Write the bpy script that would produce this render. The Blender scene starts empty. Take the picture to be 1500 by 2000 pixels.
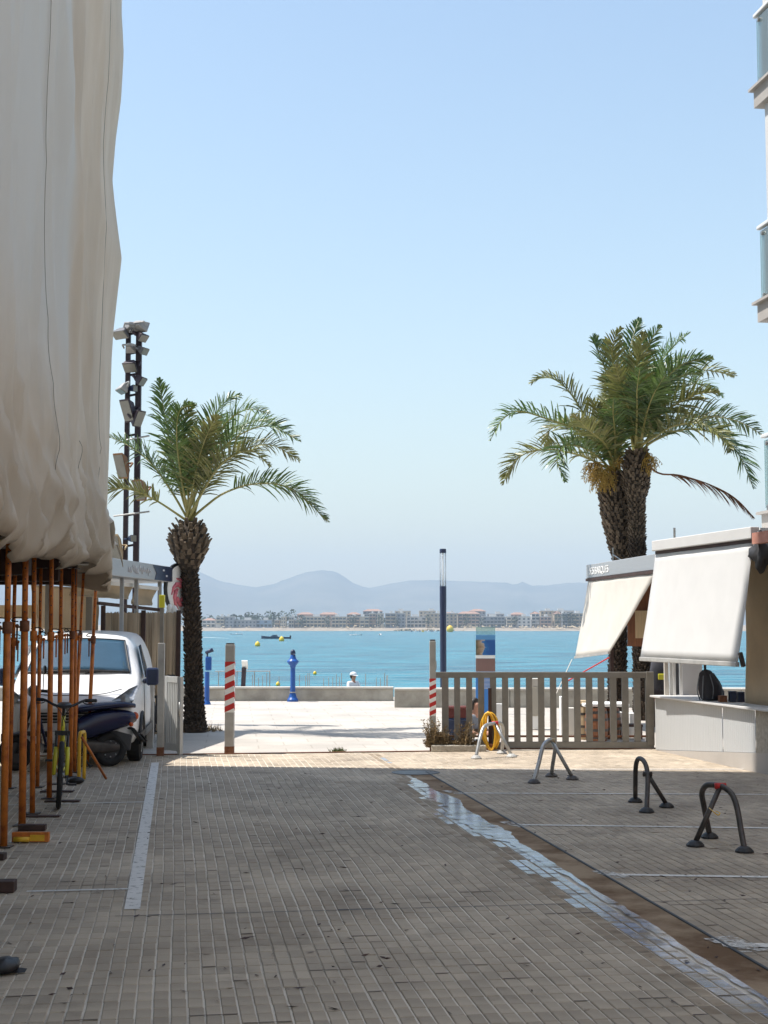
import bpy, bmesh, math, random
from mathutils import Vector, Matrix, noise as mnoise
R = math.radians
random.seed(11)
scene = bpy.context.scene
COL = scene.collection

# ------------------------------------------------------------------ camera, sky, sun, exposure
CAMZ = 1.8; F = 2800.0; PITCH = math.atan(225.0/F)
cam_data = bpy.data.cameras.new('camera'); cam = bpy.data.objects.new('camera', cam_data); COL.objects.link(cam)
cam.location = (0, 0, CAMZ); cam.rotation_euler = (math.pi/2 + PITCH, 0, 0)
cam_data.sensor_fit = 'VERTICAL'; cam_data.sensor_height = 36.0; cam_data.sensor_width = 27.0
cam_data.lens = 36.0*F/2000.0; cam_data.clip_end = 30000; cam_data.clip_start = 0.05
scene.camera = cam

SUN_EL = R(64); SUN_DIR = Vector((math.cos(SUN_EL)*0.998, -math.cos(SUN_EL)*0.11, -math.sin(SUN_EL)))
world = bpy.data.worlds.new('World'); scene.world = world; world.use_nodes = True
wn = world.node_tree; bgn = wn.nodes['Background']
sky = wn.nodes.new('ShaderNodeTexSky'); sky.sky_type = 'NISHITA'; sky.sun_disc = False
sky.sun_elevation = SUN_EL; sky.sun_rotation = R(-90); sky.altitude = 0; sky.air_density = 1.5; sky.dust_density = 1.2; sky.ozone_density = 1.0
wn.links.new(sky.outputs['Color'], bgn.inputs['Color']); bgn.inputs['Strength'].default_value = 0.10
sl = bpy.data.lights.new('sun', 'SUN'); sl.energy = 3.5; sl.angle = R(0.53); sl.color = (1.0, 0.955, 0.89)
so = bpy.data.objects.new('sun', sl); COL.objects.link(so); so.rotation_euler = SUN_DIR.to_track_quat('-Z', 'Y').to_euler(); so.location = (-20, 10, 40)
scene.view_settings.view_transform = 'Standard'; scene.view_settings.look = 'None'
scene.view_settings.exposure = 1.0; scene.view_settings.gamma = 1.0
scene.render.engine = 'CYCLES'
cy = scene.cycles; cy.use_denoising = True; cy.max_bounces = 8; cy.diffuse_bounces = 4; cy.transparent_max_bounces = 16
cy.volume_bounces = 0; cy.sample_clamp_indirect = 6.0; cy.caustics_reflective = False; cy.caustics_refractive = False

# ------------------------------------------------------------------ projecting photograph pixels to places
CP, SP = math.cos(PITCH), math.sin(PITCH)
def ray(px, py):
    dx, dy = (px-750.0)/F, (1000.0-py)/F
    return Vector((dx, CP - dy*SP, SP + dy*CP))
def G(px, py, z=0.0):
    d = ray(px, py); t = (z-CAMZ)/d.z
    return Vector((d.x*t, d.y*t, z))
def P(px, py, Y):
    d = ray(px, py); t = Y/d.y
    return Vector((d.x*t, Y, CAMZ + d.z*t))
SA = math.atan((750-345)/F)                      # the street runs to the left of the view axis
U = Vector((-math.sin(SA), math.cos(SA), 0)); V = Vector((math.cos(SA), math.sin(SA), 0))

# ------------------------------------------------------------------ mesh helpers
class MB:
    def __init__(s, M=None): s.v = []; s.f = []; s.mi = []; s.M = M or Matrix.Identity(4); s.cur = 0
    def add(s, vs, fs):
        b = len(s.v); s.v += [s.M @ Vector(p) for p in vs]
        for f in fs: s.f.append([b+i for i in f]); s.mi.append(s.cur)
        return s
    def box(s, c, d, rot=None):
        hx, hy, hz = d[0]/2, d[1]/2, d[2]/2
        vs = [Vector((x*hx, y*hy, z*hz)) for z in (-1, 1) for y in (-1, 1) for x in (-1, 1)]
        if rot is not None: vs = [rot @ p for p in vs]
        c = Vector(c); vs = [p+c for p in vs]
        return s.add(vs, [(0,2,3,1),(4,5,7,6),(0,1,5,4),(2,6,7,3),(0,4,6,2),(1,3,7,5)])
    def bar(s, a, b, w, d, up=(0,0,1)):          # box-section bar from a to b
        a, b = Vector(a), Vector(b); t = (b-a).normalized(); up = Vector(up)
        if abs(t.dot(up)) > .99: up = Vector((0,1,0))
        x = t.cross(up).normalized(); y = x.cross(t).normalized()
        vs = []
        for p in (a, b):
            for (i, j) in ((-1,-1),(1,-1),(1,1),(-1,1)): vs.append(p + x*(i*w/2) + y*(j*d/2))
        return s.add(vs, [(3,2,1,0),(4,5,6,7),(0,1,5,4),(1,2,6,5),(2,3,7,6),(3,0,4,7)])
    def tube(s, pts, r, n=8, cap=True, closed=False):
        pts = [Vector(p) for p in pts]; m = len(pts)
        rs = r if isinstance(r, (list, tuple)) else [r]*m
        vs = []; prev = None
        for i, p in enumerate(pts):
            if closed: t = pts[(i+1) % m] - pts[i-1]
            else: t = pts[min(i+1, m-1)] - pts[max(i-1, 0)]
            t.normalize()
            if prev is None:
                a = Vector((0,0,1)) if abs(t.z) < .9 else Vector((1,0,0))
                x = t.cross(a).normalized()
            else: x = (prev - t*prev.dot(t)).normalized()
            prev = x; y = t.cross(x)
            for k in range(n):
                a = 2*math.pi*k/n; vs.append(p + (x*math.cos(a) + y*math.sin(a))*rs[i])
        fs = []
        for i in range(m if closed else m-1):
            j = (i+1) % m
            for k in range(n):
                l = (k+1) % n; fs.append((i*n+k, i*n+l, j*n+l, j*n+k))
        if cap and not closed: fs += [tuple(range(n-1, -1, -1)), tuple(range((m-1)*n, m*n))]
        return s.add(vs, fs)
    def lathe(s, prof, n=16, c=(0,0,0), ax=None):  # prof: (r, h); ax: 3x3 matrix turning z
        c = Vector(c); vs = []; m = len(prof)
        for r, h in prof:
            for k in range(n):
                a = 2*math.pi*k/n; p = Vector((r*math.cos(a), r*math.sin(a), h))
                vs.append(c + (ax @ p if ax else p))
        fs = []
        for i in range(m-1):
            for k in range(n):
                l = (k+1) % n; fs.append((i*n+k, i*n+l, (i+1)*n+l, (i+1)*n+k))
        fs += [tuple(range(n-1, -1, -1)), tuple(range((m-1)*n, m*n))]
        return s.add(vs, fs)
    def grid(s, rows):
        n = len(rows[0]); vs = [p for r in rows for p in r]
        return s.add(vs, [(i*n+j, i*n+j+1, (i+1)*n+j+1, (i+1)*n+j) for i in range(len(rows)-1) for j in range(n-1)])
    def prism(s, poly, ext):                      # planar polygon swept by a vector
        n = len(poly); e = Vector(ext); vs = [Vector(p) for p in poly] + [Vector(p)+e for p in poly]
        return s.add(vs, [tuple(range(n-1,-1,-1)), tuple(range(n, 2*n))] + [(i, (i+1)%n, n+(i+1)%n, n+i) for i in range(n)])
    def ball(s, c, r, n=8, sq=(1,1,1)):
        c = Vector(c); prof = [(math.sin(math.pi*i/n), -math.cos(math.pi*i/n)) for i in range(n+1)]
        vs = []; m = n*2
        for a, h in prof:
            for k in range(m):
                t = 2*math.pi*k/m; vs.append(c + Vector((a*math.cos(t)*r*sq[0], a*math.sin(t)*r*sq[1], h*r*sq[2])))
        return s.add(vs, [(i*m+k, i*m+(k+1)%m, (i+1)*m+(k+1)%m, (i+1)*m+k) for i in range(n) for k in range(m)])
    def build(s, name, mats, parent=None, smooth=False, bevel=0.0, solid=0.0, sub=0):
        off = Vector((0,0,0)); q = parent
        while q is not None: off += q.location; q = q.parent
        me = bpy.data.meshes.new(name); me.from_pydata([p-off for p in s.v], [], s.f)
        mats = mats if isinstance(mats, (list, tuple)) else [mats]
        for m in mats: me.materials.append(m)
        if len(mats) > 1: me.polygons.foreach_set('material_index', s.mi)
        if smooth: me.polygons.foreach_set('use_smooth', [True]*len(me.polygons))
        bm = bmesh.new(); bm.from_mesh(me); bmesh.ops.recalc_face_normals(bm, faces=bm.faces); bm.to_mesh(me); bm.free()
        me.update()
        o = bpy.data.objects.new(name, me); COL.objects.link(o)
        if parent is not None: o.parent = parent
        if solid: d = o.modifiers.new('solid', 'SOLIDIFY'); d.thickness = solid; d.offset = 0
        if sub: d = o.modifiers.new('sub', 'SUBSURF'); d.levels = sub; d.render_levels = sub
        if bevel:
            d = o.modifiers.new('bevel', 'BEVEL'); d.width = bevel; d.segments = 2; d.limit_method = 'ANGLE'; d.angle_limit = R(40)
            if not smooth: pass
        return o
def tag(o, label=None, cat=None, group=None, kind=None):
    if label: o['label'] = label
    if cat: o['category'] = cat
    if group: o['group'] = group
    if kind: o['kind'] = kind
    return o
def thing(name, loc, label, cat, group=None):
    o = bpy.data.objects.new(name, None); COL.objects.link(o); o.location = loc; o.empty_display_size = .1
    return tag(o, label, cat, group)
def copy_tree(o, parent=None):
    c = o.copy(); COL.objects.link(c); c.parent = parent
    for ch in list(o.children): copy_tree(ch, c)
    return c
def smoothpts(pts, n=6):                          # Catmull-Rom through points
    pts = [Vector(p) for p in pts]; q = [pts[0]*2-pts[1]] + pts + [pts[-1]*2-pts[-2]]; out = []
    for i in range(1, len(q)-2):
        for k in range(n):
            t = k/n; a, b, c, d = q[i-1], q[i], q[i+1], q[i+2]
            out.append(.5*((2*b) + (c-a)*t + (2*a-5*b+4*c-d)*t*t + (3*b-a-3*c+d)*t**3))
    out.append(pts[-1]); return out
def lerp_tab(tab, x):
    if x <= tab[0][0]: return tab[0][1]
    for (a, b), (c, d) in zip(tab, tab[1:]):
        if x <= c: return b + (d-b)*(x-a)/(c-a)
    return tab[-1][1]
def frame(loc, yaw, scale=1.0):
    return Matrix.Translation(Vector(loc)) @ Matrix.Rotation(yaw, 4, 'Z') @ Matrix.Scale(scale, 4)

# ------------------------------------------------------------------ materials
def mat(name, col, rough=.6, metal=0.0, var=.18, scale=6.0, bump=0.0, bscale=None, col2=None, spec=.5, stretch=None, island=0.0, detail=6, mixlo=.35, mixhi=.7, transl=0.0):
    m = bpy.data.materials.new(name); m.use_nodes = True; t = m.node_tree; N = t.nodes; L = t.links
    b = N['Principled BSDF']; b.inputs['Roughness'].default_value = rough; b.inputs['Metallic'].default_value = metal
    b.inputs['Specular IOR Level'].default_value = spec
    tc = N.new('ShaderNodeTexCoord'); mp = N.new('ShaderNodeMapping'); L.new(tc.outputs['Object'], mp.inputs['Vector'])
    if stretch: mp.inputs['Scale'].default_value = stretch
    nz = N.new('ShaderNodeTexNoise'); nz.inputs['Scale'].default_value = scale; nz.inputs['Detail'].default_value = detail; nz.inputs['Roughness'].default_value = .62
    L.new(mp.outputs['Vector'], nz.inputs['Vector'])
    rp = N.new('ShaderNodeValToRGB'); L.new(nz.outputs['Fac'], rp.inputs['Fac'])
    if col2 is None: c1 = [c*(1-var) for c in col]; c2 = [min(1, c*(1+var)) for c in col]
    else: c1, c2 = col, col2
    rp.color_ramp.elements[0].position = mixlo; rp.color_ramp.elements[1].position = mixhi
    rp.color_ramp.elements[0].color = (*c1, 1); rp.color_ramp.elements[1].color = (*c2, 1)
    out = rp.outputs['Color']
    if island:
        g = N.new('ShaderNodeNewGeometry'); oi = N.new('ShaderNodeObjectInfo'); ad = N.new('ShaderNodeMath'); ad.operation = 'ADD'
        L.new(g.outputs['Random Per Island'], ad.inputs[0]); L.new(oi.outputs['Random'], ad.inputs[1])
        fr = N.new('ShaderNodeMath'); fr.operation = 'FRACT'; L.new(ad.outputs[0], fr.inputs[0])
        mr = N.new('ShaderNodeMapRange'); mr.inputs['To Min'].default_value = 1-island; mr.inputs['To Max'].default_value = 1+island; L.new(fr.outputs[0], mr.inputs['Value'])
        mx = N.new('ShaderNodeVectorMath'); mx.operation = 'SCALE'; L.new(out, mx.inputs[0]); L.new(mr.outputs[0], mx.inputs['Scale']); out = mx.outputs[0]
    L.new(out, b.inputs['Base Color'])
    if bump:
        n2 = N.new('ShaderNodeTexNoise'); n2.inputs['Scale'].default_value = bscale or scale*6; n2.inputs['Detail'].default_value = 5
        L.new(mp.outputs['Vector'], n2.inputs['Vector'])
        bp = N.new('ShaderNodeBump'); bp.inputs['Strength'].default_value = bump; bp.inputs['Distance'].default_value = .01
        L.new(n2.outputs['Fac'], bp.inputs['Height']); L.new(bp.outputs['Normal'], b.inputs['Normal'])
    if transl:
        tr = N.new('ShaderNodeBsdfTranslucent'); L.new(out, tr.inputs['Color']); ms = N.new('ShaderNodeMixShader'); ms.inputs[0].default_value = transl
        L.new(b.outputs[0], ms.inputs[1]); L.new(tr.outputs[0], ms.inputs[2]); L.new(ms.outputs[0], N['Material Output'].inputs['Surface'])
    return m
def glassy(name, tint, alpha, rough=.03, ior=1.5):     # thin pane: clear pass-through plus mirror by angle
    m = bpy.data.materials.new(name); m.use_nodes = True; t = m.node_tree; N = t.nodes; L = t.links
    N.remove(N['Principled BSDF'])
    tr = N.new('ShaderNodeBsdfTransparent'); tr.inputs['Color'].default_value = (*tint, 1)
    df = N.new('ShaderNodeBsdfDiffuse'); df.inputs['Color'].default_value = (*[c*.8 for c in tint], 1)
    gl = N.new('ShaderNodeBsdfGlossy'); gl.inputs['Roughness'].default_value = rough
    fr = N.new('ShaderNodeFresnel'); fr.inputs['IOR'].default_value = ior
    a = N.new('ShaderNodeMixShader'); a.inputs[0].default_value = alpha; L.new(tr.outputs[0], a.inputs[1]); L.new(df.outputs[0], a.inputs[2])
    b = N.new('ShaderNodeMixShader'); L.new(fr.outputs[0], b.inputs[0]); L.new(a.outputs[0], b.inputs[1]); L.new(gl.outputs[0], b.inputs[2])
    L.new(b.outputs[0], N['Material Output'].inputs['Surface']); return m
M = {}
M['brick'] = mat('brick', (.285,.23,.17), .85, var=.2, scale=.9, island=.12, bump=.35, bscale=90, col2=(.47,.39,.295), mixlo=.3, mixhi=.68, detail=10)
def spots(m, scale, lo, hi, dark):                # oil drips, gum and worn damp spots on the pavers
    t = m.node_tree; N = t.nodes; L = t.links; b = N['Principled BSDF']; src = b.inputs['Base Color'].links[0].from_socket
    g = N.new('ShaderNodeNewGeometry'); nz = N.new('ShaderNodeTexNoise'); nz.inputs['Scale'].default_value = scale; nz.inputs['Detail'].default_value = 6; nz.inputs['Roughness'].default_value = .65
    L.new(g.outputs['Position'], nz.inputs['Vector']); mr = N.new('ShaderNodeMapRange'); L.new(nz.outputs['Fac'], mr.inputs['Value'])
    mr.inputs['From Min'].default_value = lo; mr.inputs['From Max'].default_value = hi; mr.inputs['To Min'].default_value = 1.0; mr.inputs['To Max'].default_value = dark
    mx = N.new('ShaderNodeVectorMath'); mx.operation = 'SCALE'; L.new(src, mx.inputs[0]); L.new(mr.outputs[0], mx.inputs['Scale']); L.new(mx.outputs[0], b.inputs['Base Color'])
spots(M['brick'], 1.6, .56, .70, .70); spots(M['brick'], 7.0, .64, .72, .62); spots(M['brick'], .35, .45, .62, 1.16)
M['sand'] = mat('joint_sand', (.32,.27,.21), .95, scale=.7, col2=(.68,.61,.51), mixlo=.36, mixhi=.52, bump=.3, bscale=60)
M['gutter'] = mat('gutter_concrete', (.15,.09,.05), .95, spec=.2, scale=1.8, col2=(.34,.25,.165), mixlo=.38, mixhi=.6, bump=.2, bscale=50)
M['promenade'] = mat('promenade', (.48,.44,.39), .85, var=.14, scale=.8, bump=.2, bscale=25)
def slab_joints(m, w, h):                         # faint joints and tone steps between promenade slabs
    t = m.node_tree; N = t.nodes; L = t.links; b = N['Principled BSDF']; src = b.inputs['Base Color'].links[0].from_socket
    tc = N.new('ShaderNodeTexCoord'); mp = N.new('ShaderNodeMapping'); mp.inputs['Rotation'].default_value = (0,0,R(-6)); L.new(tc.outputs['Object'], mp.inputs['Vector'])
    bk = N.new('ShaderNodeTexBrick'); bk.inputs['Scale'].default_value = 1.0; bk.inputs['Brick Width'].default_value = w; bk.inputs['Row Height'].default_value = h; bk.inputs['Mortar Size'].default_value = .012
    bk.inputs['Color1'].default_value = (1,1,1,1); bk.inputs['Color2'].default_value = (.94,.93,.92,1); bk.inputs['Mortar'].default_value = (.78,.76,.73,1); L.new(mp.outputs['Vector'], bk.inputs['Vector'])
    mx = N.new('ShaderNodeMixRGB'); mx.blend_type = 'MULTIPLY'; mx.inputs[0].default_value = 1; L.new(src, mx.inputs[1]); L.new(bk.outputs['Color'], mx.inputs[2]); L.new(mx.outputs[0], b.inputs['Base Color'])
M['plinth'] = mat('plinth_concrete', (.46,.425,.385), .85, var=.1, scale=.8, bump=.2, bscale=25)
slab_joints(M['promenade'], .8, .6)
M['concrete'] = mat('concrete', (.30,.275,.235), .9, scale=2.6, col2=(.47,.44,.38), bump=.5, bscale=22)
M['cap'] = mat('concrete_cap', (.5,.47,.42), .9, var=.1, scale=3, bump=.3)
M['white'] = mat('white_paint', (.74,.74,.73), .5, var=.05, scale=3)
M['van_white'] = mat('van_paint', (.78,.78,.78), .28, var=.02, scale=2)
M['cream'] = mat('cream_canvas', (.66,.62,.555), .9, var=.05, scale=3, bump=.15, bscale=200, transl=.12)
M['white_canvas'] = mat('white_canvas', (.66,.65,.63), .9, var=.03, scale=2.5, bump=.1, bscale=200, transl=.08)
M['beige_canvas'] = mat('beige_canvas', (.58,.47,.33), .9, var=.1, scale=2, bump=.15, bscale=150, transl=.25)
M['orange'] = mat('orange_rust', (.34,.085,.015), .55, scale=9, col2=(.62,.19,.028), mixlo=.32, mixhi=.55, bump=.2, bscale=70)
M['yellow'] = mat('yellow_paint', (.75,.44,.03), .5, var=.12, scale=12)
M['lime'] = mat('lime_paint', (.62,.58,.04), .4, var=.08)
M['black'] = mat('black_plastic', (.016,.016,.018), .5, var=.3)
M['rubber'] = mat('rubber', (.02,.02,.021), .85, var=.3, bump=.2, bscale=120)
M['dark'] = mat('dark_grey', (.05,.05,.055), .6)
M['steel'] = mat('galvanised', (.42,.42,.41), .42, .75, var=.18, scale=14)
M['dark_steel'] = mat('painted_dark_steel', (.045,.042,.042), .45, .3, var=.4, scale=10, col2=(.10,.085,.075))
M['grey_paint'] = mat('grey_fence_paint', (.205,.19,.165), .6, var=.1, scale=8)
M['post_grey'] = mat('post_grey', (.33,.32,.30), .6, scale=5, col2=(.46,.45,.42))
M['rust'] = mat('rust', (.16,.055,.025), .85, scale=15, col2=(.27,.13,.07))
M['red'] = mat('red_paint', (.55,.025,.02), .5, var=.15, scale=14)
M['navy'] = mat('navy_paint', (.018,.03,.075), .35, var=.1)
M['blue'] = mat('blue_cast_iron', (.012,.085,.34), .35, var=.15, scale=10)
M['panel_blue'] = mat('panel_blue', (.04,.2,.55), .45, var=.05)
M['mast'] = mat('mast_brown', (.045,.03,.04), .55, var=.25)
M['fascia'] = mat('brushed_metal', (.40,.41,.42), .45, .3, var=.06, scale=20, stretch=(.2,.2,8))
M['letter'] = mat('letter_white', (.85,.85,.83), .5, var=.02)
M['wood'] = mat('wood', (.21,.10,.045), .65, scale=7, stretch=(6,6,.6), col2=(.36,.19,.09), bump=.2)
M['barrel'] = mat('barrel_wood', (.15,.05,.02), .55, scale=7, stretch=(5,5,.5), col2=(.27,.105,.04))
M['palewood'] = mat('pale_wood', (.55,.42,.26), .7, scale=6, stretch=(5,5,.5), var=.15)
M['reed'] = mat('reed', (.30,.22,.14), .85, scale=5, stretch=(1,1,.15), col2=(.54,.43,.30), island=.25)
M['darkwood'] = mat('dark_wood', (.055,.028,.022), .7, var=.3)
M['tarp'] = None
M['bark'] = mat('palm_bark', (.025,.018,.013), .95, scale=9, col2=(.07,.052,.038), bump=.9, bscale=30)
M['boot'] = mat('palm_boot', (.085,.06,.04), .9, scale=12, col2=(.19,.145,.10), island=.45, bump=.4)
M['boot_dark'] = mat('palm_boot_lower', (.03,.021,.015), .95, scale=12, col2=(.085,.062,.044), island=.45, bump=.4)  # darker leaf bases for the lower trunk
M['leaf'] = mat('palm_leaf', (.05,.105,.022), .38, scale=2.2, col2=(.155,.225,.058), island=.38, transl=.22, spec=.6)
M['leaf_olive'] = mat('palm_leaf_olive', (.12,.135,.034), .42, scale=2.2, col2=(.27,.26,.085), island=.35, transl=.22, spec=.6)
M['leaf_dry'] = mat('palm_leaf_dry', (.16,.07,.035), .8, scale=4, col2=(.28,.14,.08), island=.3)
M['rachis'] = mat('palm_rachis', (.24,.24,.07), .5, scale=4, col2=(.42,.36,.14))
M['fruit'] = mat('palm_fruit_stalk', (.30,.18,.03), .7, scale=8, col2=(.46,.31,.07), island=.3)
M['dry_shrub'] = mat('dry_shrub', (.12,.085,.045), .9, scale=8, col2=(.30,.22,.12), island=.4)
M['weed'] = mat('weed', (.09,.11,.03), .8, island=.4)
M['skin'] = mat('skin', (.42,.22,.15), .55, var=.06)
M['hair'] = mat('hair_dark', (.018,.013,.010), .6)
M['cloth_white'] = mat('cloth_white', (.70,.70,.71), .9, var=.05)
M['cloth_grey'] = mat('cloth_grey', (.20,.22,.25), .9, var=.1)
M['cloth_dark'] = mat('cloth_dark', (.04,.04,.05), .9, var=.1)
M['cloth_red'] = mat('cloth_red', (.12,.03,.025), .85)
M['glass_dark'] = mat('van_glass', (.045,.10,.155), .06, var=.15, scale=1.5, spec=.7)
M['balcony_glass'] = glassy('balcony_glass', (.72,.88,.89), .25)
M['lamp_glass'] = glassy('lamp_glass', (.95,.96,.97), .12, ior=1.12)
M['lens'] = mat('floodlight_lens', (.22,.215,.185), .2, var=.1, spec=.6)
M['headlight'] = mat('headlight', (.36,.38,.41), .15, .2, var=.5, scale=14)
M['tail_orange'] = mat('tail_lens', (.65,.10,.015), .25, var=.1)
M['stucco'] = mat('rough_stucco', (.36,.32,.26), .95, scale=22, col2=(.52,.48,.41), bump=.9, bscale=60)
M['wall_white'] = mat('render_white', (.60,.59,.575), .85, var=.05, scale=2, bump=.1)
M['slab'] = mat('balcony_concrete', (.42,.39,.36), .85, var=.08, scale=4)
M['brick_red'] = mat('brick_red', (.42,.17,.12), .85, scale=9, col2=(.55,.27,.20))
M['panel_grey'] = mat('counter_panel', (.50,.51,.51), .5, var=.03, scale=3, stretch=(9,9,.4))
M['beach'] = mat('beach_sand', (.30,.25,.19), .95, var=.15, scale=.05)
M['far_tree'] = mat('far_tree', (.035,.055,.025), .9, var=.4, scale=.4)
M['hill'] = mat('hill', (.045,.06,.05), .95, scale=.004, col2=(.15,.14,.11))
M['yellow_plastic'] = mat('yellow_plastic', (.80,.52,.02), .4, var=.05)
M['hose'] = mat('yellow_hose', (.72,.36,.012), .45, var=.2, scale=20, col2=(.82,.50,.05))

def paint_mat(name, col, wear):                  # worn road paint: see-through where it has flaked
    m = mat(name, col, .75, var=.06, scale=9); t = m.node_tree; N = t.nodes; L = t.links
    tc = N.new('ShaderNodeTexCoord'); nz = N.new('ShaderNodeTexNoise'); nz.inputs['Scale'].default_value = 14; nz.inputs['Detail'].default_value = 8; nz.inputs['Roughness'].default_value = .7
    L.new(tc.outputs['Object'], nz.inputs['Vector']); rp = N.new('ShaderNodeValToRGB'); L.new(nz.outputs['Fac'], rp.inputs['Fac'])
    rp.color_ramp.elements[0].position = wear-.03; rp.color_ramp.elements[1].position = wear+.1
    rp.color_ramp.elements[0].color = (0,0,0,1); rp.color_ramp.elements[1].color = (.92,.92,.92,1)
    L.new(rp.outputs['Color'], N['Principled BSDF'].inputs['Alpha']); return m
M['line'] = paint_mat('line_paint', (.76,.73,.68), .35)
M['line_worn'] = paint_mat('line_paint_worn', (.60,.58,.54), .47)

def water_film(name, sky_tint, gloss):
    m = bpy.data.materials.new(name); m.use_nodes = True; t = m.node_tree; N = t.nodes; L = t.links
    N.remove(N['Principled BSDF'])
    tr = N.new('ShaderNodeBsdfTransparent'); tr.inputs['Color'].default_value = (.60,.55,.50,1) if gloss else (.80,.775,.75,1)
    tc = N.new('ShaderNodeTexCoord'); nz = N.new('ShaderNodeTexNoise'); nz.inputs['Scale'].default_value = 3.2; nz.inputs['Detail'].default_value = 9; nz.inputs['Roughness'].default_value = .7
    L.new(tc.outputs['Object'], nz.inputs['Vector']); rp = N.new('ShaderNodeValToRGB'); L.new(nz.outputs['Fac'], rp.inputs['Fac'])
    rp.color_ramp.elements[0].position = .36; rp.color_ramp.elements[1].position = .66; rp.color_ramp.elements[0].color = (0,0,0,1); rp.color_ramp.elements[1].color = (sky_tint,sky_tint,sky_tint,1)
    df = N.new('ShaderNodeBsdfDiffuse'); df.inputs['Color'].default_value = (.44,.51,.68,1)        # blue sky reflection painted in as a diffuse colour
    d2 = N.new('ShaderNodeMixShader'); L.new(rp.outputs['Color'], d2.inputs[0]); L.new(tr.outputs[0], d2.inputs[1]); L.new(df.outputs[0], d2.inputs[2])
    out = d2
    if gloss:
        gl = N.new('ShaderNodeBsdfGlossy'); gl.inputs['Roughness'].default_value = .14; gl.inputs['Color'].default_value = (1,1,1,1)
        fr = N.new('ShaderNodeFresnel'); fr.inputs['IOR'].default_value = 1.3
        n3 = N.new('ShaderNodeTexNoise'); n3.inputs['Scale'].default_value = 9; L.new(tc.outputs['Object'], n3.inputs['Vector'])
        bp = N.new('ShaderNodeBump'); bp.inputs['Strength'].default_value = .10; bp.inputs['Distance'].default_value = .01
        L.new(n3.outputs['Fac'], bp.inputs['Height']); L.new(bp.outputs['Normal'], gl.inputs['Normal'])
        out = N.new('ShaderNodeMixShader'); L.new(fr.outputs[0], out.inputs[0]); L.new(d2.outputs[0], out.inputs[1]); L.new(gl.outputs[0], out.inputs[2])
    mp = N.new('ShaderNodeMapping'); mp.inputs['Scale'].default_value = (3.5,11,1); L.new(tc.outputs['Object'], mp.inputs['Vector'])   # ragged broken cover
    n4 = N.new('ShaderNodeTexNoise'); n4.inputs['Scale'].default_value = 1.0; n4.inputs['Detail'].default_value = 6; L.new(mp.outputs['Vector'], n4.inputs['Vector'])
    r4 = N.new('ShaderNodeValToRGB'); L.new(n4.outputs['Fac'], r4.inputs['Fac']); r4.color_ramp.elements[0].position = .30; r4.color_ramp.elements[1].position = .46 if gloss else .62
    clr = N.new('ShaderNodeBsdfTransparent'); o2 = N.new('ShaderNodeMixShader'); L.new(r4.outputs['Color'], o2.inputs[0]); L.new(clr.outputs[0], o2.inputs[1]); L.new(out.outputs[0], o2.inputs[2])
    L.new(o2.outputs[0], N['Material Output'].inputs['Surface']); return m
M['film'] = water_film('water_film', .85, True)
M['damp'] = water_film('damp_brick', .0, False)
M['window_glass'] = bpy.data.materials.new('window_glass'); M['window_glass'].use_nodes = True
_b = M['window_glass'].node_tree.nodes['Principled BSDF']; _b.inputs['Base Color'].default_value = (.02,.03,.035,1); _b.inputs['Roughness'].default_value = .03; _b.inputs['Specular IOR Level'].default_value = 1.0; _b.inputs['IOR'].default_value = 1.6

def sea_mat():
    m = bpy.data.materials.new('sea_water'); m.use_nodes = True; t = m.node_tree; N = t.nodes; L = t.links
    b = N['Principled BSDF']; b.inputs['Roughness'].default_value = .22; b.inputs['Specular IOR Level'].default_value = .2
    tc = N.new('ShaderNodeTexCoord')
    def noise(scale, sx, sy, det):
        mp = N.new('ShaderNodeMapping'); mp.inputs['Scale'].default_value = (sx, sy, 1); mp.inputs['Rotation'].default_value = (0,0,R(12)); L.new(tc.outputs['Object'], mp.inputs['Vector'])
        n = N.new('ShaderNodeTexNoise'); n.inputs['Scale'].default_value = scale; n.inputs['Detail'].default_value = det; L.new(mp.outputs['Vector'], n.inputs['Vector']); return n
    n1 = noise(.34, .55, 1, 9); rp = N.new('ShaderNodeValToRGB'); L.new(n1.outputs['Fac'], rp.inputs['Fac'])
    rp.color_ramp.elements[0].position = .36; rp.color_ramp.elements[1].position = .66
    rp.color_ramp.elements[0].color = (.003,.074,.118,1); rp.color_ramp.elements[1].color = (.02,.205,.265,1)
    L.new(rp.outputs['Color'], b.inputs['Base Color'])
    n2 = noise(.6, .45, 1, 7); b2 = N.new('ShaderNodeBump'); b2.inputs['Strength'].default_value = .9; b2.inputs['Distance'].default_value = 1.1
    L.new(n2.outputs['Fac'], b2.inputs['Height']); L.new(b2.outputs['Normal'], b.inputs['Normal']); return m
M['sea'] = sea_mat()

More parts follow.
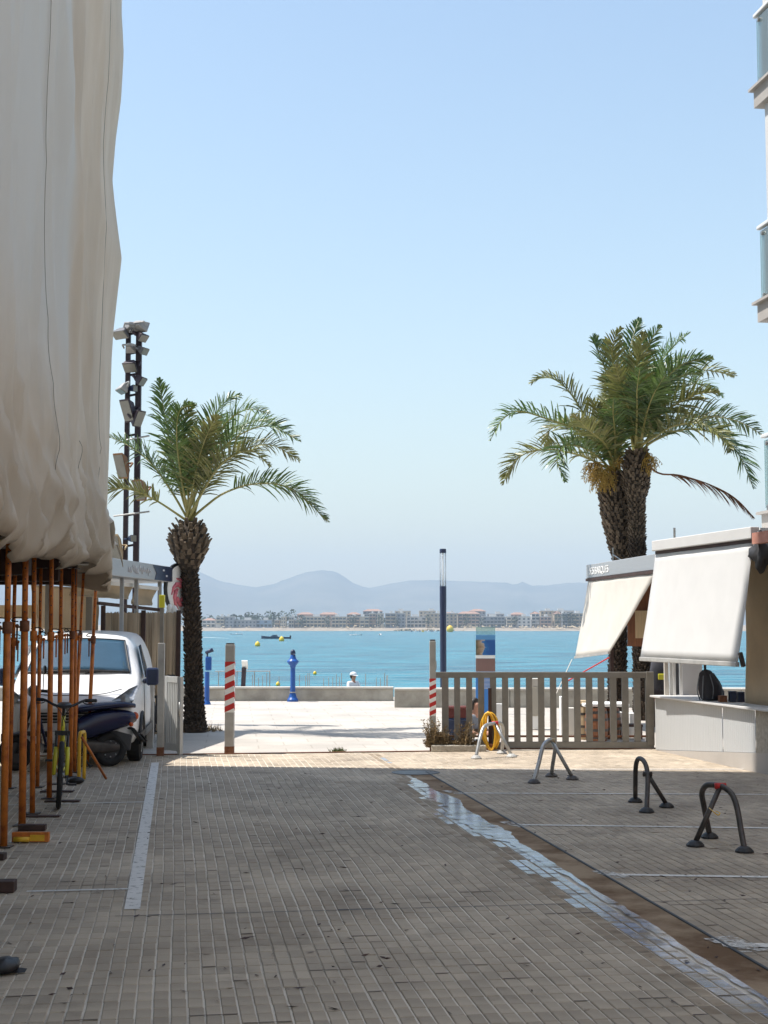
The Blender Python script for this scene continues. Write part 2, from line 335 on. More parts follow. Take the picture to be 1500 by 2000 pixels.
def tarp_mat():
    m = mat('tarp_fabric', (.66,.575,.465), .8, scale=1.1, col2=(.84,.765,.655), stretch=(1.2,1.2,.25), bump=.6, bscale=9, transl=.18, mixlo=.3, mixhi=.7)
    t = m.node_tree; N = t.nodes; L = t.links                # paler bluish panels sewn between the beige ones, soiling in streaks
    tc = N.new('ShaderNodeTexCoord'); sx = N.new('ShaderNodeSeparateXYZ'); L.new(tc.outputs['UV'], sx.inputs[0])
    rp = N.new('ShaderNodeValToRGB'); L.new(sx.outputs['X'], rp.inputs['Fac']); rp.color_ramp.interpolation = 'LINEAR'
    e = rp.color_ramp.elements; e[0].position = .0; e[0].color = (.8,.8,.8,1); e[1].position = .64; e[1].color = (.75,.75,.75,1)
    for p, c in ((.36,.85),(.42,.9),(.690,.85),(.705,0),(1.0,0)): n = e.new(p); n.color = (c,c,c,1)
    zr = N.new('ShaderNodeMapRange'); L.new(sx.outputs['Y'], zr.inputs['Value']); zr.inputs['From Min'].default_value = .06; zr.inputs['From Max'].default_value = .13
    mu = N.new('ShaderNodeMath'); mu.operation = 'MULTIPLY'; L.new(rp.outputs['Color'], mu.inputs[0]); L.new(zr.outputs[0], mu.inputs[1])
    mx = N.new('ShaderNodeMixRGB'); L.new(mu.outputs[0], mx.inputs[0])
    b = N['Principled BSDF']; src = b.inputs['Base Color'].links[0].from_socket
    so1 = N.new('ShaderNodeTexNoise'); so1.inputs['Scale'].default_value = .9; so1.inputs['Detail'].default_value = 7; L.new(tc.outputs['Object'], so1.inputs['Vector'])
    lo = N.new('ShaderNodeMapRange'); L.new(sx.outputs['Y'], lo.inputs['Value']); lo.inputs['From Min'].default_value = .11; lo.inputs['From Max'].default_value = .0; lo.inputs['To Max'].default_value = .55
    sm = N.new('ShaderNodeMath'); sm.operation = 'ADD'; L.new(so1.outputs['Fac'], sm.inputs[0]); L.new(lo.outputs[0], sm.inputs[1])
    sr = N.new('ShaderNodeMapRange'); L.new(sm.outputs[0], sr.inputs['Value']); sr.inputs['From Min'].default_value = .62; sr.inputs['From Max'].default_value = 1.1; sr.inputs['To Max'].default_value = .5
    dm = N.new('ShaderNodeMixRGB'); L.new(sr.outputs[0], dm.inputs[0]); L.new(mx.outputs[0], dm.inputs[1]); dm.inputs[2].default_value = (.36,.285,.20,1)
    L.new(src, mx.inputs[1]); mx.inputs[2].default_value = (.76,.775,.76,1)
    for l in list(src.links):
        if l.to_node in (b,) or l.to_node.type == 'BSDF_TRANSLUCENT': L.new(dm.outputs[0], l.to_socket)
    return m
M['tarp'] = tarp_mat()

def view_photo_mat():                             # print on the information pillar: a coast seen from above
    m = bpy.data.materials.new('coast_photo_print'); m.use_nodes = True; t = m.node_tree; N = t.nodes; L = t.links
    b = N['Principled BSDF']; b.inputs['Roughness'].default_value = .35
    tc = N.new('ShaderNodeTexCoord'); s = N.new('ShaderNodeSeparateXYZ'); L.new(tc.outputs['Generated'], s.inputs[0])
    nz = N.new('ShaderNodeTexNoise'); nz.inputs['Scale'].default_value = 4; nz.inputs['Detail'].default_value = 5; L.new(tc.outputs['Generated'], nz.inputs['Vector'])
    a = N.new('ShaderNodeMath'); a.operation = 'MULTIPLY_ADD'; L.new(nz.outputs['Fac'], a.inputs[0]); a.inputs[1].default_value = .7; L.new(s.outputs['X'], a.inputs[2])
    rp = N.new('ShaderNodeValToRGB'); L.new(a.outputs[0], rp.inputs['Fac']); e = rp.color_ramp.elements
    e[0].position = .3; e[0].color = (.05,.06,.03,1); e[1].position = 1.0; e[1].color = (.01,.09,.32,1)
    n = e.new(.55); n.color = (.28,.19,.12,1); n = e.new(.72); n.color = (.45,.38,.30,1); n = e.new(.78); n.color = (.02,.16,.42,1)
    r2 = N.new('ShaderNodeValToRGB'); L.new(s.outputs['Z'], r2.inputs['Fac']); q = r2.color_ramp.elements
    q[0].position = .72; q[0].color = (0,0,0,1); q[1].position = .80; q[1].color = (1,1,1,1)
    mx = N.new('ShaderNodeMixRGB'); L.new(r2.outputs['Color'], mx.inputs[0]); L.new(rp.outputs['Color'], mx.inputs[1]); mx.inputs[2].default_value = (.10,.30,.58,1)
    L.new(mx.outputs[0], b.inputs['Base Color']); return m
M['photo'] = view_photo_mat()

def text_obj(body, size, mtx, m, parent, name='lettering', ext=.004, sx=1.0):
    cu = bpy.data.curves.new('t', 'FONT'); cu.body = body; cu.size = size; cu.extrude = ext; cu.resolution_u = 3
    tmp = bpy.data.objects.new('t', cu); COL.objects.link(tmp)
    dg = bpy.context.evaluated_depsgraph_get(); me = bpy.data.meshes.new_from_object(tmp.evaluated_get(dg))
    bpy.data.objects.remove(tmp); bpy.data.curves.remove(cu)
    b = MB(mtx); b.add([(v.co.x*sx, v.co.y, v.co.z) for v in me.vertices], [tuple(p.vertices) for p in me.polygons]); bpy.data.meshes.remove(me)
    return b.build(name, m, parent)
def face_frame(o, right, up):                     # matrix that lays text: x along right, y along up
    r = Vector(right).normalized(); u = Vector(up); u = (u - r*u.dot(r)).normalized(); n = r.cross(u)
    return Matrix(((r.x,u.x,n.x,o[0]),(r.y,u.y,n.y,o[1]),(r.z,u.z,n.z,o[2]),(0,0,0,1)))
# ------------------------------------------------------------------ the setting: ground, paving, sea, far shore
def uv(u, v, z=0.0): return U*u + V*v + Vector((0,0,z))
V_SEAM = V.dot(G(1307,1783)); V_GUT = V_SEAM - .255
def sheet(name, pts, m, kind='structure'):
    b = MB(); b.add(pts, [tuple(range(len(pts)))]); o = b.build(name, m); return tag(o, kind=kind)
court = sheet('courtyard_paving', [uv(-25,-30,-.0055), uv(-25,30,-.0055), uv(20.75,30,-.0055), uv(20.75,-30,-.0055)], M['sand'])
prom = MB(); PY = 35.35
prom.grid([[uv(20.756,-60,.0), uv(20.756,60,.0)], [Vector((-70,PY,0)), Vector((70,PY,0))]])
tag(prom.build('promenade', M['promenade']), kind='structure')
q = MB(); q.grid([[Vector((-120,PY,0)), Vector((120,PY,0))], [Vector((-120,PY+1.1,0.0)), Vector((120,PY+1.1,0.0))], [Vector((-120,PY+1.2,-2.5)), Vector((120,PY+1.2,-2.5))]])
tag(q.build('quay', M['concrete']), kind='structure')

# pavers
BW, BL = .080, .160
proto = bpy.data.meshes.new('brick')
def brick_geo(w, l, h=.03, c=.004):
    hw, hl = w/2, l/2
    vs = [(-hw,-hl,-h),(hw,-hl,-h),(hw,hl,-h),(-hw,hl,-h),(-hw,-hl,-c),(hw,-hl,-c),(hw,hl,-c),(-hw,hl,-c),
          (-hw+c,-hl+c,0),(hw-c,-hl+c,0),(hw-c,hl-c,0),(-hw+c,hl-c,0)]
    fs = [(0,1,5,4),(1,2,6,5),(2,3,7,6),(3,0,4,7),(4,5,9,8),(5,6,10,9),(6,7,11,10),(7,4,8,11),(8,9,10,11)]
    return vs, fs
bv, bf = brick_geo(BW-.0085, BL-.0065)
proto.from_pydata(bv, [], bf); proto.materials.append(M['brick'])
cells = []
iu0, iu1 = int(4.6/BL), int(20.72/BL)
for i in range(iu0, iu1):
    u = (i+.5)*BL
    for j in range(int(-8/BW), int(9/BW)):
        v = (j+.5)*BW + .002*math.sin(u*.9+j) + min(1, abs((j+.5)*BW-V_GUT-.12)/1.2)**1.5*(.022*mnoise.noise((u*.32, j*BW*.45, 9)) + .006*mnoise.noise((u*1.3, j*BW*.9, 19)))
        if V_GUT-.038 < (j+.5)*BW < V_SEAM+.042 and u < 17.7: continue
        p = uv(u, v)
        if p.y < 5.2 or abs(p.x) > p.y*.268 + 1.3: continue
        cells.append((p, i, j))
inview = sorted([c for c in cells if abs(c[0].x) < c[0].y*.265 and c[0].y > 6.45], key=lambda c: c[0].y)
near = set(id(c) for c in inview[:300])
rb = random.Random(5); rwt = random.Random(77)
def wet_w(u):
    nz = mnoise.noise((u*.9, 3.1, 0)); n2 = mnoise.noise((u*5.5, 7.7, 0)); w = .21 + .09*max(-.6, nz) + .07*n2
    if 12.0 < u < 14.6: w += .12*math.sin((u-12.0)/2.6*math.pi)
    return w*min(1, max(0, (17.3-u)/1.2))
wq_v, wq_f, dq_v, dq_f = [], [], [], []
bs_v, bs_f = [], []
for c in cells:
    p, i, j = c
    du, dv = rb.uniform(-.002,.002), rb.uniform(-.0018,.0018); z = rb.gauss(0,.0008)
    z = max(-.0022, min(.0022, z)); yaw = SA + rb.gauss(0,.006); tx, ty = rb.gauss(0,.004), rb.gauss(0,.006)
    loc = p + U*du + V*dv + Vector((0,0,z))
    uu, vv = U.dot(p), V.dot(p)
    gap = V_GUT - vv - wet_w(uu) - rwt.gauss(0,.028)
    if vv < V_GUT and gap < .13:
        WV, WF = (wq_v, wq_f) if gap < 0 else (dq_v, dq_f)
        cs, sn = math.cos(yaw), math.sin(yaw); b = len(WV); e = .0
        for (x, y) in ((bv[8][0]-e,bv[8][1]-e),(bv[9][0]+e,bv[9][1]-e),(bv[10][0]+e,bv[10][1]+e),(bv[11][0]-e,bv[11][1]+e)): WV.append((loc.x + x*cs - y*sn, loc.y + x*sn + y*cs, loc.z + .0007 + y*tx - x*ty))
        WF.append((b,b+1,b+2,b+3))
    if id(c) in near:
        o = bpy.data.objects.new('brick', proto); COL.objects.link(o); o.location = loc - court.location; o.rotation_euler = (tx, ty, yaw); o.parent = court
    else:
        cs, sn = math.cos(yaw), math.sin(yaw); b = len(bs_v)
        for (x, y, zz) in bv: bs_v.append((loc.x + x*cs - y*sn, loc.y + x*sn + y*cs, loc.z + zz + y*tx - x*ty))
        for f in bf: bs_f.append([b+k for k in f])
me = bpy.data.meshes.new('paving_bricks'); me.from_pydata(bs_v, [], bs_f); me.materials.append(M['brick']); me.update()
o = bpy.data.objects.new('paving_bricks', me); COL.objects.link(o); o.parent = court; tag(o, kind='stuff')

me = bpy.data.meshes.new('wet_brick_tops'); me.from_pydata(wq_v, [], wq_f); me.materials.append(M['film']); me.update()
o = bpy.data.objects.new('wet_brick_tops', me); COL.objects.link(o); o.parent = court; tag(o, kind='stuff')
me = bpy.data.meshes.new('damp_brick_tops'); me.from_pydata(dq_v, [], dq_f); me.materials.append(M['damp']); me.update()
o = bpy.data.objects.new('damp_brick_tops', me); COL.objects.link(o); o.parent = court; tag(o, kind='stuff')
jd = MB(); rj = random.Random(31)
for k in range(520):                              # dirt packed into scattered cross joints
    c = cells[rj.randrange(len(cells))][0]; n_ = rj.choice([1,1,1,2,3]); a = c + U*(BL/2) - V*(BW*.45); jd.add([a-U*.004, a+V*BW*n_*.95-U*.004, a+V*BW*n_*.95+U*rj.uniform(.003,.009), a+U*rj.uniform(.003,.009)], [(0,1,2,3)])
jd.v = [Vector((p.x,p.y,.0026)) for p in jd.v]
o = jd.build('joint_dirt', M['darkwood'], court); tag(o, kind='stuff')
# gutter strip, with its seam, and the water running beside it
g = MB(); rows = []
for k in range(0, 81):
    u = 2.5 + k*(17.75-2.5)/80
    rows.append([uv(u, V_GUT + (V_SEAM-.012-V_GUT)*t, .002 - .0045*math.sin(math.pi*t)) for t in (0,.2,.4,.6,.8,1)])
g.grid(rows); tag(g.build('gutter', M['gutter'], smooth=True), kind='structure')
s = MB(); pts = [uv(2.5 + k*15.3/60, V_SEAM + .004*mnoise.noise((k*.7,0,0)), .001) for k in range(61)]
s.tube(pts, .011, 5); tag(s.build('gutter_seam', M['dark'], smooth=True), kind='structure')
f = MB(); rows = []; n = 700
for k in range(n+1):
    u = 4.0 + (17.1-4.0)*k/n
    nz = mnoise.noise((u*.9, 3.1, 0)); n2 = mnoise.noise((u*5.5, 7.7, 0)); n3 = mnoise.noise((u*1.1, 11.3, 0)); n4 = mnoise.noise((u*7, 1.3, 0))
    w = .16 + .09*max(-.6, nz) + .06*n2; w *= min(1, (17.1-u)/1.2 + .15)
    if 12.0 < u < 14.2: w += .10*math.sin((u-12.0)/2.2*math.pi)
    wr = max(.005, .05 + .14*n3 + .035*n4) * min(1, (17.1-u)/1.0 + .05)
    far_ = max(0, min(1, (u-10.5)/2)); w = max(.015, w*.75*far_ + .03*(1+n2)); wr *= .35+.4*far_
    rows.append([uv(u, V_GUT - w, .0034), uv(u, V_GUT, .0036), uv(u, V_GUT + min(.2, wr), .0034)])
f.grid(rows); tag(f.build('wet_pavement', M['film'], smooth=True), kind='structure')

def line(pts_px, width, m, name='road_marking', z=.005):
    a, b = G(*pts_px[0]), G(*pts_px[1]); a.z = b.z = z; d = (b-a).normalized(); s_ = Vector((-d.y, d.x, 0))*width/2
    k = MB(); nseg = max(2, int((b-a).length/.3)); k.grid([[a+(b-a)*i/nseg - s_, a+(b-a)*i/nseg + s_] for i in range(nseg+1)])
    return tag(k.build(name, m), kind='structure')
line([(258,1777),(303,1490)], .10, M['line'])
for a, b, w in (((52,1742),(252,1737),.035), ((10,1573),(283,1567),.03)): line([a, b], w*1.3, M['line'])
for a, b, w in (((930,1503),(1640,1503),.05), ((895,1549.5),(1640,1553),.06), ((1010,1611.5),(1640,1620),.065), ((1190,1709),(1700,1717),.07), ((1410,1846),(1800,1853),.10)): line([a, b], w, M['line'])
for a, b, w in (((870,1545),(905,1553),.10), ((985,1606),(1025,1617),.12), ((1168,1702),(1215,1716),.14), ((1400,1832),(1480,1860),.2)): line([a, b], w, M['line_worn'], z=.0072)

line([(225,1790),(1105,1766)], .012, M['dark'], 'expansion_joint', z=.0031)
line([(1265,1762),(1480,1756)], .010, M['dark'], 'expansion_joint', z=.0031)
# sea
sb = MB(); ys = [36.0]; 
while ys[-1] < 1180: ys.append(ys[-1]*1.03 + .2)
ys[-1] = 1185
rows = []
for y in ys:
    half = 60 + y*1.2 if y < 900 else 60 + y*1.2
    rows.append([Vector((half*(i/60-1)*3, y, -1.2 + (0.05*mnoise.noise((half*(i/60-1)*3*.25, y*.6, 0)) if y < 200 else 0))) for i in range(121)])
sb.grid(rows); tag(sb.build('sea', M['sea'], smooth=True), kind='structure')
# far shore
SY = 1150.0
b = MB(); rows = []
for i in range(0, 121):
    x = -3600 + i*60; w = 8*mnoise.noise((x*.004,0,0)) + (22 if 0 < x < 90 else 0)
    rows.append([Vector((x, SY-6-w, -1.7)), Vector((x, SY-w, -1.15)), Vector((x, SY+16, .8)), Vector((x, SY+60, 1.6)), Vector((x, SY+900, 4)), Vector((x*1.8, 5200, 10)), Vector((x*3, 9000, 10))])
b.grid(rows); tag(b.build('far_shore', M['beach'], smooth=True), kind='structure')
prof = [(-900,1150),(-500,1128),(-200,1140),(100,1122),(300,1118),(390,1117),(430,1135),(470,1143),(500,1147),(530,1142),(570,1127),(600,1117),(630,1113.5),(655,1116),(675,1128),(690,1139),(710,1146),(725,1149),(745,1143),(775,1138),(800,1133.5),(860,1133),(900,1135),(990,1138),(1005,1143),(1020,1136),(1040,1144),(1070,1143),(1110,1138),(1150,1138),(1250,1146),(1400,1130),(1600,1142),(1900,1125),(2400,1150)]
MY = 6400.0; b = MB(); rows = []
NX = 330
for i in range(NX+1):
    px = -900 + 3300*i/NX; h = P(px, lerp_tab(prof, px), MY).z; x = (px-750)/F*MY
    h += 3.0*mnoise.noise((px*.09,2,0)) + 1.5*mnoise.noise((px*.3,5,0))
    r = []
    for k in range(13):
        t = k/12; y = MY - 1500*(1-t); hh = 6 + (h-6)*(t**1.25)*(1 + .22*(1-t)*mnoise.noise((px*.018, t*5, 1)))
        if 0 < k < 12: hh += 26*t*(1-t)*mnoise.noise((px*.05, t*7, 3))
        r.append(Vector((x*(y/MY), y, hh)))
    r.append(Vector((x, MY+500, h*.6))); r.append(Vector((x, MY+1400, 2)))
    rows.append(r)
b.grid(rows); tag(b.build('hills', M['hill'], smooth=True), kind='structure')

# ------------------------------------------------------------------ the town across the bay
def plain(name, c, rough=.8): return mat(name, c, rough, var=.06, scale=.3)
WALLS = [('white', plain('far_white', (.56,.54,.51))), ('cream', plain('far_cream', (.50,.43,.33))), ('pink', plain('far_pink', (.45,.31,.25))),
         ('grey', plain('far_grey', (.28,.29,.31))), ('sand coloured', plain('far_sand', (.40,.32,.23))), ('pale blue', plain('far_blue', (.28,.36,.46)))]
M['far_win'] = plain('far_window', (.055,.07,.09), .25); M['far_tile'] = plain('far_tile', (.33,.20,.15)); M['far_slab'] = WALLS[0][1]
ORD = ['first','second','third','fourth','fifth','sixth','seventh','eighth','ninth','tenth','eleventh','twelfth','thirteenth','fourteenth','fifteenth','sixteenth','seventeenth','eighteenth','nineteenth','twentieth']
NUM = {2:'two',3:'three',4:'four',5:'five',6:'six',7:'seven'}
def far_building(x, y, w, d, fl, ci, label, kind_, tile, rr):
    h = fl*2.75 + .6; zb = 1.4
    root = thing('waterfront_building', (x, y, zb), label, 'building', 'buildings across the bay')
    m = MB(); m.box((x, y+d/2, zb+h/2), (w, d, h)); m.build('wall', WALLS[ci][1], root)
    r_ = MB()
    if tile:
        e = .5; r_.add([(x-w/2-e,y-e,zb+h+.01),(x+w/2+e,y-e,zb+h+.01),(x+w/2+e,y+d+e,zb+h+.01),(x-w/2-e,y+d+e,zb+h+.01),(x-w/2+d/3,y+d/2,zb+h+1.9),(x+w/2-d/3,y+d/2,zb+h+1.9)], [(0,1,5,4),(1,2,5),(2,3,4,5),(3,0,4),(3,2,1,0)])
        r_.build('roof', M['far_tile'], root)
    else:
        r_.box((x, y+d/2, zb+h+.25), (w+.6, d+.6, .5)); r_.box((x+w*rr.uniform(-.25,.25), y+d/2, zb+h+1.4), (w*.3, 3, 1.9)); r_.build('roof', WALLS[0][1], root)
    wn_ = MB(); bl = MB(); nb = max(2, int(w/3.0)); step = w/nb
    for k in range(fl):
        z0 = zb + .5 + k*2.75
        for j in range(nb):
            xc = x - w/2 + (j+.5)*step
            if rr.random() < .06: continue
            ww = step*(.72 if kind_ else .45); wn_.box((xc, y-.02, z0+1.2), (ww, .12, 1.9 if kind_ else 1.4))
        if kind_ and k > 0:
            bl.box((x, y-.7, z0-.12), (w-.5, 1.3, .2)); bl.box((x, y-1.3, z0+.32), (w-.5, .12, .75))
            for j in range(nb+1): bl.box((x-w/2+.25+j*(w-.5)/nb, y-.62, z0+1.2), (.16, 1.1, 2.4))
    tag(wn_.build('windows', M['far_win'], root), kind='stuff')
    if bl.v: tag(bl.build('balconies', WALLS[(ci+rr.choice([0,0,1]))%6][1], root), kind='stuff')
rr = random.Random(21); px = 396; idx = 0; spec = []
while px < 1160:
    wpx = rr.choice([rr.uniform(9,16), rr.uniform(16,30), rr.uniform(26,46)]); spec.append((px, wpx)); px += wpx + rr.choice([0, 1.5, 3, 6])
for i, (px, wpx) in enumerate(spec):
    y = SY + 34 + rr.uniform(0, 18); sc = y/F; w = wpx*sc; x = (px + wpx/2 - 750)*sc
    lo = px < 570
    fl = rr.choice([2,2,3]) if lo else rr.choice([3,3,4,4,5]); 
    if 545 < px < 700: fl = rr.choice([2,3,3])
    ci = rr.choice([0,0,1,1,2,3,4,4]) if not 470 < px < 520 else 5
    kd = rr.random() < .72; tl = rr.random() < .16
    lab = '%s %s-storey %s on the far waterfront, %s from left' % (WALLS[ci][0], NUM[fl], 'block with balconies' if kd else 'house' if fl < 4 else 'block', ORD[i] if i < 20 else ORD[i-20] + ' past the twentieth')
    far_building(x, y, w, 12, fl, ci, lab, kd, tl, rr)
# second row, only its upper storeys show
for i in range(12):
    px = 600 + i*46 + rr.uniform(-12,12); y = SY + 92 + rr.uniform(0,30); sc = y/F; fl = rr.choice([4,4,5]) ; w = rr.uniform(24,40)*sc
    ci = rr.choice([0,1,2,3,4])
    far_building((px-750)*sc, y, w, 12, fl, ci, '%s taller block behind the waterfront row, %s of its line from the left' % (WALLS[ci][0], ORD[i]), rr.random() < .5, rr.random() < .4, rr)
# trees of the far shore: crown of leaf clumps on a trunk
def far_tree(x, y, h, w, label, rr):
    root = thing('shore_tree', (x, y, 1.3), label, 'tree', 'trees across the bay')
    m = MB(); m.tube([(x,y,1.3),(x+.1*w,y,1.3+h*.55)], [.3,.15], 6); m.build('trunk', M['bark'], root)
    c = MB()
    for k in range(90):
        a = rr.uniform(0, 6.28); q_ = rr.random()**.5; zz = rr.uniform(-1, 1); rad = math.sqrt(max(0,1-zz*zz))*q_
        p = Vector((x + math.cos(a)*rad*w/2, y + math.sin(a)*rad*w/2, 1.3 + h*.66 + zz*h*.36)); s_ = rr.uniform(.35,.9)*w*.16
        vs = [p + Vector((rr.uniform(-1,1), rr.uniform(-1,1), rr.uniform(-.7,.7)))*s_ for _ in range(5)]
        c.add(vs, [(0,1,2),(0,2,3),(0,3,4),(1,2,4)])
    c.build('crown', M['far_tree'], root)
tp = [(455,9,9),(488,10.5,11),(505,9.5,10),(528,11,12),(552,11,11),(572,12,9),(590,10,9),(640,9,7),(690,10,7),(742,9,7),(775,8,6),(835,10,7),(910,11,7),(1088,12,7),(1100,11,6),(1112,12,7),(1122,10,6),(940,8,6),(1005,9,6)]
for i, (px, h, w) in enumerate(tp):
    y = SY + (22 if h < 11.5 and px > 580 or px > 1080 else 62); sc = y/F
    far_tree((px-750)*sc, y, h*(1.0 if px > 580 else 1.25), w, 'dark green tree among the far waterfront buildings, %s tree from the left' % ORD[i], rr)
wd = MB()
for k in range(2600):                             # the wooded rise behind the town
    px = rr.uniform(300, 1300); y = SY + 150 + rr.uniform(0, 160); x = (px-750)/F*y
    top = 9.5 + 3.5*mnoise.noise((px*.02, 0, 4)) + (3 if px < 640 else 1)
    p = Vector((x, y, rr.uniform(1.5, top))); s_ = rr.uniform(1.2, 2.8)
    vs = [p + Vector((rr.uniform(-1,1), rr.uniform(-1,1), rr.uniform(-.7,.7)))*s_ for _ in range(5)]
    wd.add(vs, [(0,1,2),(0,2,3),(0,3,4),(1,2,4)])
tag(wd.build('far_wood', M['far_tree']), 'dark green woodland behind the buildings across the bay', 'woodland', kind='stuff')
pu = MB()
for k in range(150):                              # parasols and bathers on the far beach
    px = rr.choice([rr.uniform(400,1140), rr.uniform(900,1140)]); y = SY + rr.uniform(2, 20); x = (px-750)/F*y; z = -1.0 + (y-SY)*.11; hh = rr.uniform(1.2,2.3)
    pu.tube([(x,y,z),(x,y,z+hh)], .05, 4); pu.lathe([(rr.uniform(.6,1.3),0),(.05,.5)], 6, (x,y,z+hh-.3))
tag(pu.build('beach_parasols', M['palewood']), 'straw parasols scattered along the far beach', 'parasols', kind='stuff')

# rock spit and floating inflatables
b = MB(); rs = random.Random(3)
for k in range(160):
    px = rs.uniform(770, 850) if k < 120 else rs.uniform(850, 905); y = SY - rs.uniform(8, 28); p = Vector(((px-750)/F*y, y, -1.1 + rs.uniform(0,.9 if px < 845 else .3))); s_ = rs.uniform(.6,1.5)
    vs = [p + Vector((rs.uniform(-1,1), rs.uniform(-1,1), rs.uniform(-.6,.8)))*s_ for _ in range(6)]
    b.add(vs, [(0,1,2),(0,2,3),(0,3,4),(0,4,5),(1,2,3),(2,3,4),(3,4,5)])
tag(b.build('breakwater', mat('rock', (.42,.33,.22), .9, var=.2, scale=.4)), 'low tan rock breakwater reaching into the bay', 'breakwater', kind='stuff')
IY = 900.0
def ipx(px, py): return P(px, py, IY)
r0 = thing('inflatable_slide', ipx(815,1237), 'white and grey inflatable water slides in a row off the beach', 'inflatable')
for k, px in enumerate((800,808,816,833,840,847)):
    a = ipx(px, 1236.5); m = MB(); m.prism([a+Vector((0,0,-.6)), a+Vector((1.9,0,-.6)), a+Vector((1.6,0,2.0)), a+Vector((1.1,0,2.0))], (0,1.6,0)); m.build('ramp', M['white'] if k % 2 else M['cloth_grey'], r0, bevel=.15)
m = MB(); a = ipx(826,1235.5); m.prism([a+Vector((-1.3,0,-.9)), a+Vector((1.5,0,-.9)), a+Vector((.4,0,1.3)), a+Vector((-.5,0,1.2))], (0,1.6,0)); m.build('ramp', M['yellow_plastic'], r0, bevel=.15)
r0 = thing('inflatable_tower', ipx(880,1237), 'big round yellow inflatable beside the dark lamp post', 'inflatable')
m = MB(); m.ball(ipx(879,1229), 2.2, 8, (1,1,1.15)); m.build('dome', M['yellow_plastic'], r0, smooth=True)
m = MB(); a = ipx(880,1236); m.tube([a+Vector((3*math.cos(t*.5236),3*math.sin(t*.5236),-.2)) for t in range(12)], .6, 8, closed=True); m.build('ring', M['yellow'], r0, smooth=True)
def sea_pt(px, py): return G(px, py, -1.2)
def boat(px, py, L_, yaw, hullm, label, dark):
    c = sea_pt(px, py); root = thing('motor_boat', c, label, 'boat'); F_ = frame(c, yaw)
    m = MB(F_); st = [(-.5,.30,.55),(-.25,.34,.60),(.1,.32,.66),(.35,.2,.78),(.5,.02,.95)]
    rows = []
    for t, wd_, hh in st:
        w_ = wd_*L_*.42
        rows.append([Vector((t*L_, -w_, hh*L_*.11)), Vector((t*L_, -w_*.8, -.15)), Vector((t*L_, w_*.8, -.15)), Vector((t*L_, w_, hh*L_*.11)), Vector((t*L_, 0, hh*L_*.115)), Vector((t*L_, -w_, hh*L_*.11))])
    m.grid(rows); m.add(rows[0][:4], [(0,1,2,3)]); m.build('hull', hullm, root)
    m = MB(F_); m.prism([Vector((-.1*L_,-.1*L_,.07*L_)), Vector((.18*L_,-.1*L_,.07*L_)), Vector((.08*L_,-.1*L_,.135*L_)), Vector((-.06*L_,-.1*L_,.14*L_))], (0,.2*L_,0)); m.build('windscreen', M['glass_dark'] if dark else M['white'], root)
    m = MB(F_); m.box((-.53*L_,0,.05*L_), (.05*L_,.06*L_,.13*L_)); m.build('outboard_motor', M['black'], root)
boat(538,1247.5, 7.4, R(178), M['navy'], 'dark navy motor boat lying broadside on the turquoise water', True)
boat(463,1239.5, 4.6, R(10), M['white'], 'small white boat left of the navy boat, near the far beach', False)
boat(694,1241, 4.2, R(170), M['white'], 'small white boat out on the water above the seated bather', False)
boat(743,1240.5, 3.8, R(80), M['white'], 'small white boat end-on, left of the rock breakwater', False)
for i, (px, py, rad, lab) in enumerate(((503,1262,.45,'pale yellow buoy floating below the left end of the navy boat'), (550,1252,.6,'yellow buoy floating close in front of the navy boat'), (615,1317,.12,'yellow buoy floating right of the blue viewer post'), (543,1339,.12,'bright yellow buoy just over the sea wall, left of the blue viewer post'))):
    c = sea_pt(px, py); m = MB(); m.lathe([(.1*rad,-rad*.6),(rad*.8,-rad*.4),(rad,.1*rad),(rad*.75,rad*.9),(rad*.3,rad*1.3),(.05*rad,rad*1.5)], 14, c + Vector((0,0,rad*.3)))
    o = m.build('buoy', M['yellow_plastic'], None, smooth=True); tag(o, lab, 'buoy', 'yellow buoys on the bay')
m = MB(); a = sea_pt(395,1245); b_ = sea_pt(448,1247.3); m.grid([[a+(b_-a)*t+Vector((0,-2.5*(1-t)-.4+mnoise.noise((t*9,0,0)),.08)), a+(b_-a)*t+Vector((0,2.5*(1-t)+.4,.08))] for t in [k/20 for k in range(21)]])
tag(m.build('boat_wake', mat('foam', (.75,.8,.8), .6, var=.05)), kind='structure')
# ------------------------------------------------------------------ building under renovation on the left, wrapped in sheeting
def fx(Y): return -3.0 - .075*(Y-11.2)
TOPZ = 20.5
sil = [(0,220),(40,223),(80,225.5),(120,224),(170,222),(250,213),(345,207),(400,213),(500,228),(560,222),(640,214),(700,211),(900,208),(1000,205),(1060,208),(1100,213),(1140,216)]
bot = [(4,2.46),(11.2,2.44),(12.2,2.38),(13,2.47),(14,2.42),(14.8,2.53),(15.6,2.55),(16.0,2.45),(16.8,2.36),(17.5,2.37),(18.5,2.33)]
bld = thing('building_under_works', (-8, 6, 0), 'tall building under renovation hidden behind hanging protective sheeting', 'building')
m = MB(); yb = 19.05
m.prism([(fx(-8)-.55,-8,2.75), (fx(yb)-.5,yb,2.75), (-16,yb,2.75), (-16,-8,2.75)], (0,0,TOPZ-3.0)); m.build('wall', M['stucco'], bld)
m = MB(); m.prism([(-7.6,-8,0), (-7.9,yb-1.5,0), (-16,yb-1.5,0), (-16,-8,0)], (0,0,2.74)); m.build('ground_floor_wall', M['stucco'], bld)
for yy in (9.0, 13.5, 17.4):
    m = MB(); m.box((-6.3,yy,1.37),(.4,.4,2.74)); m.build('column', M['stucco'], bld)
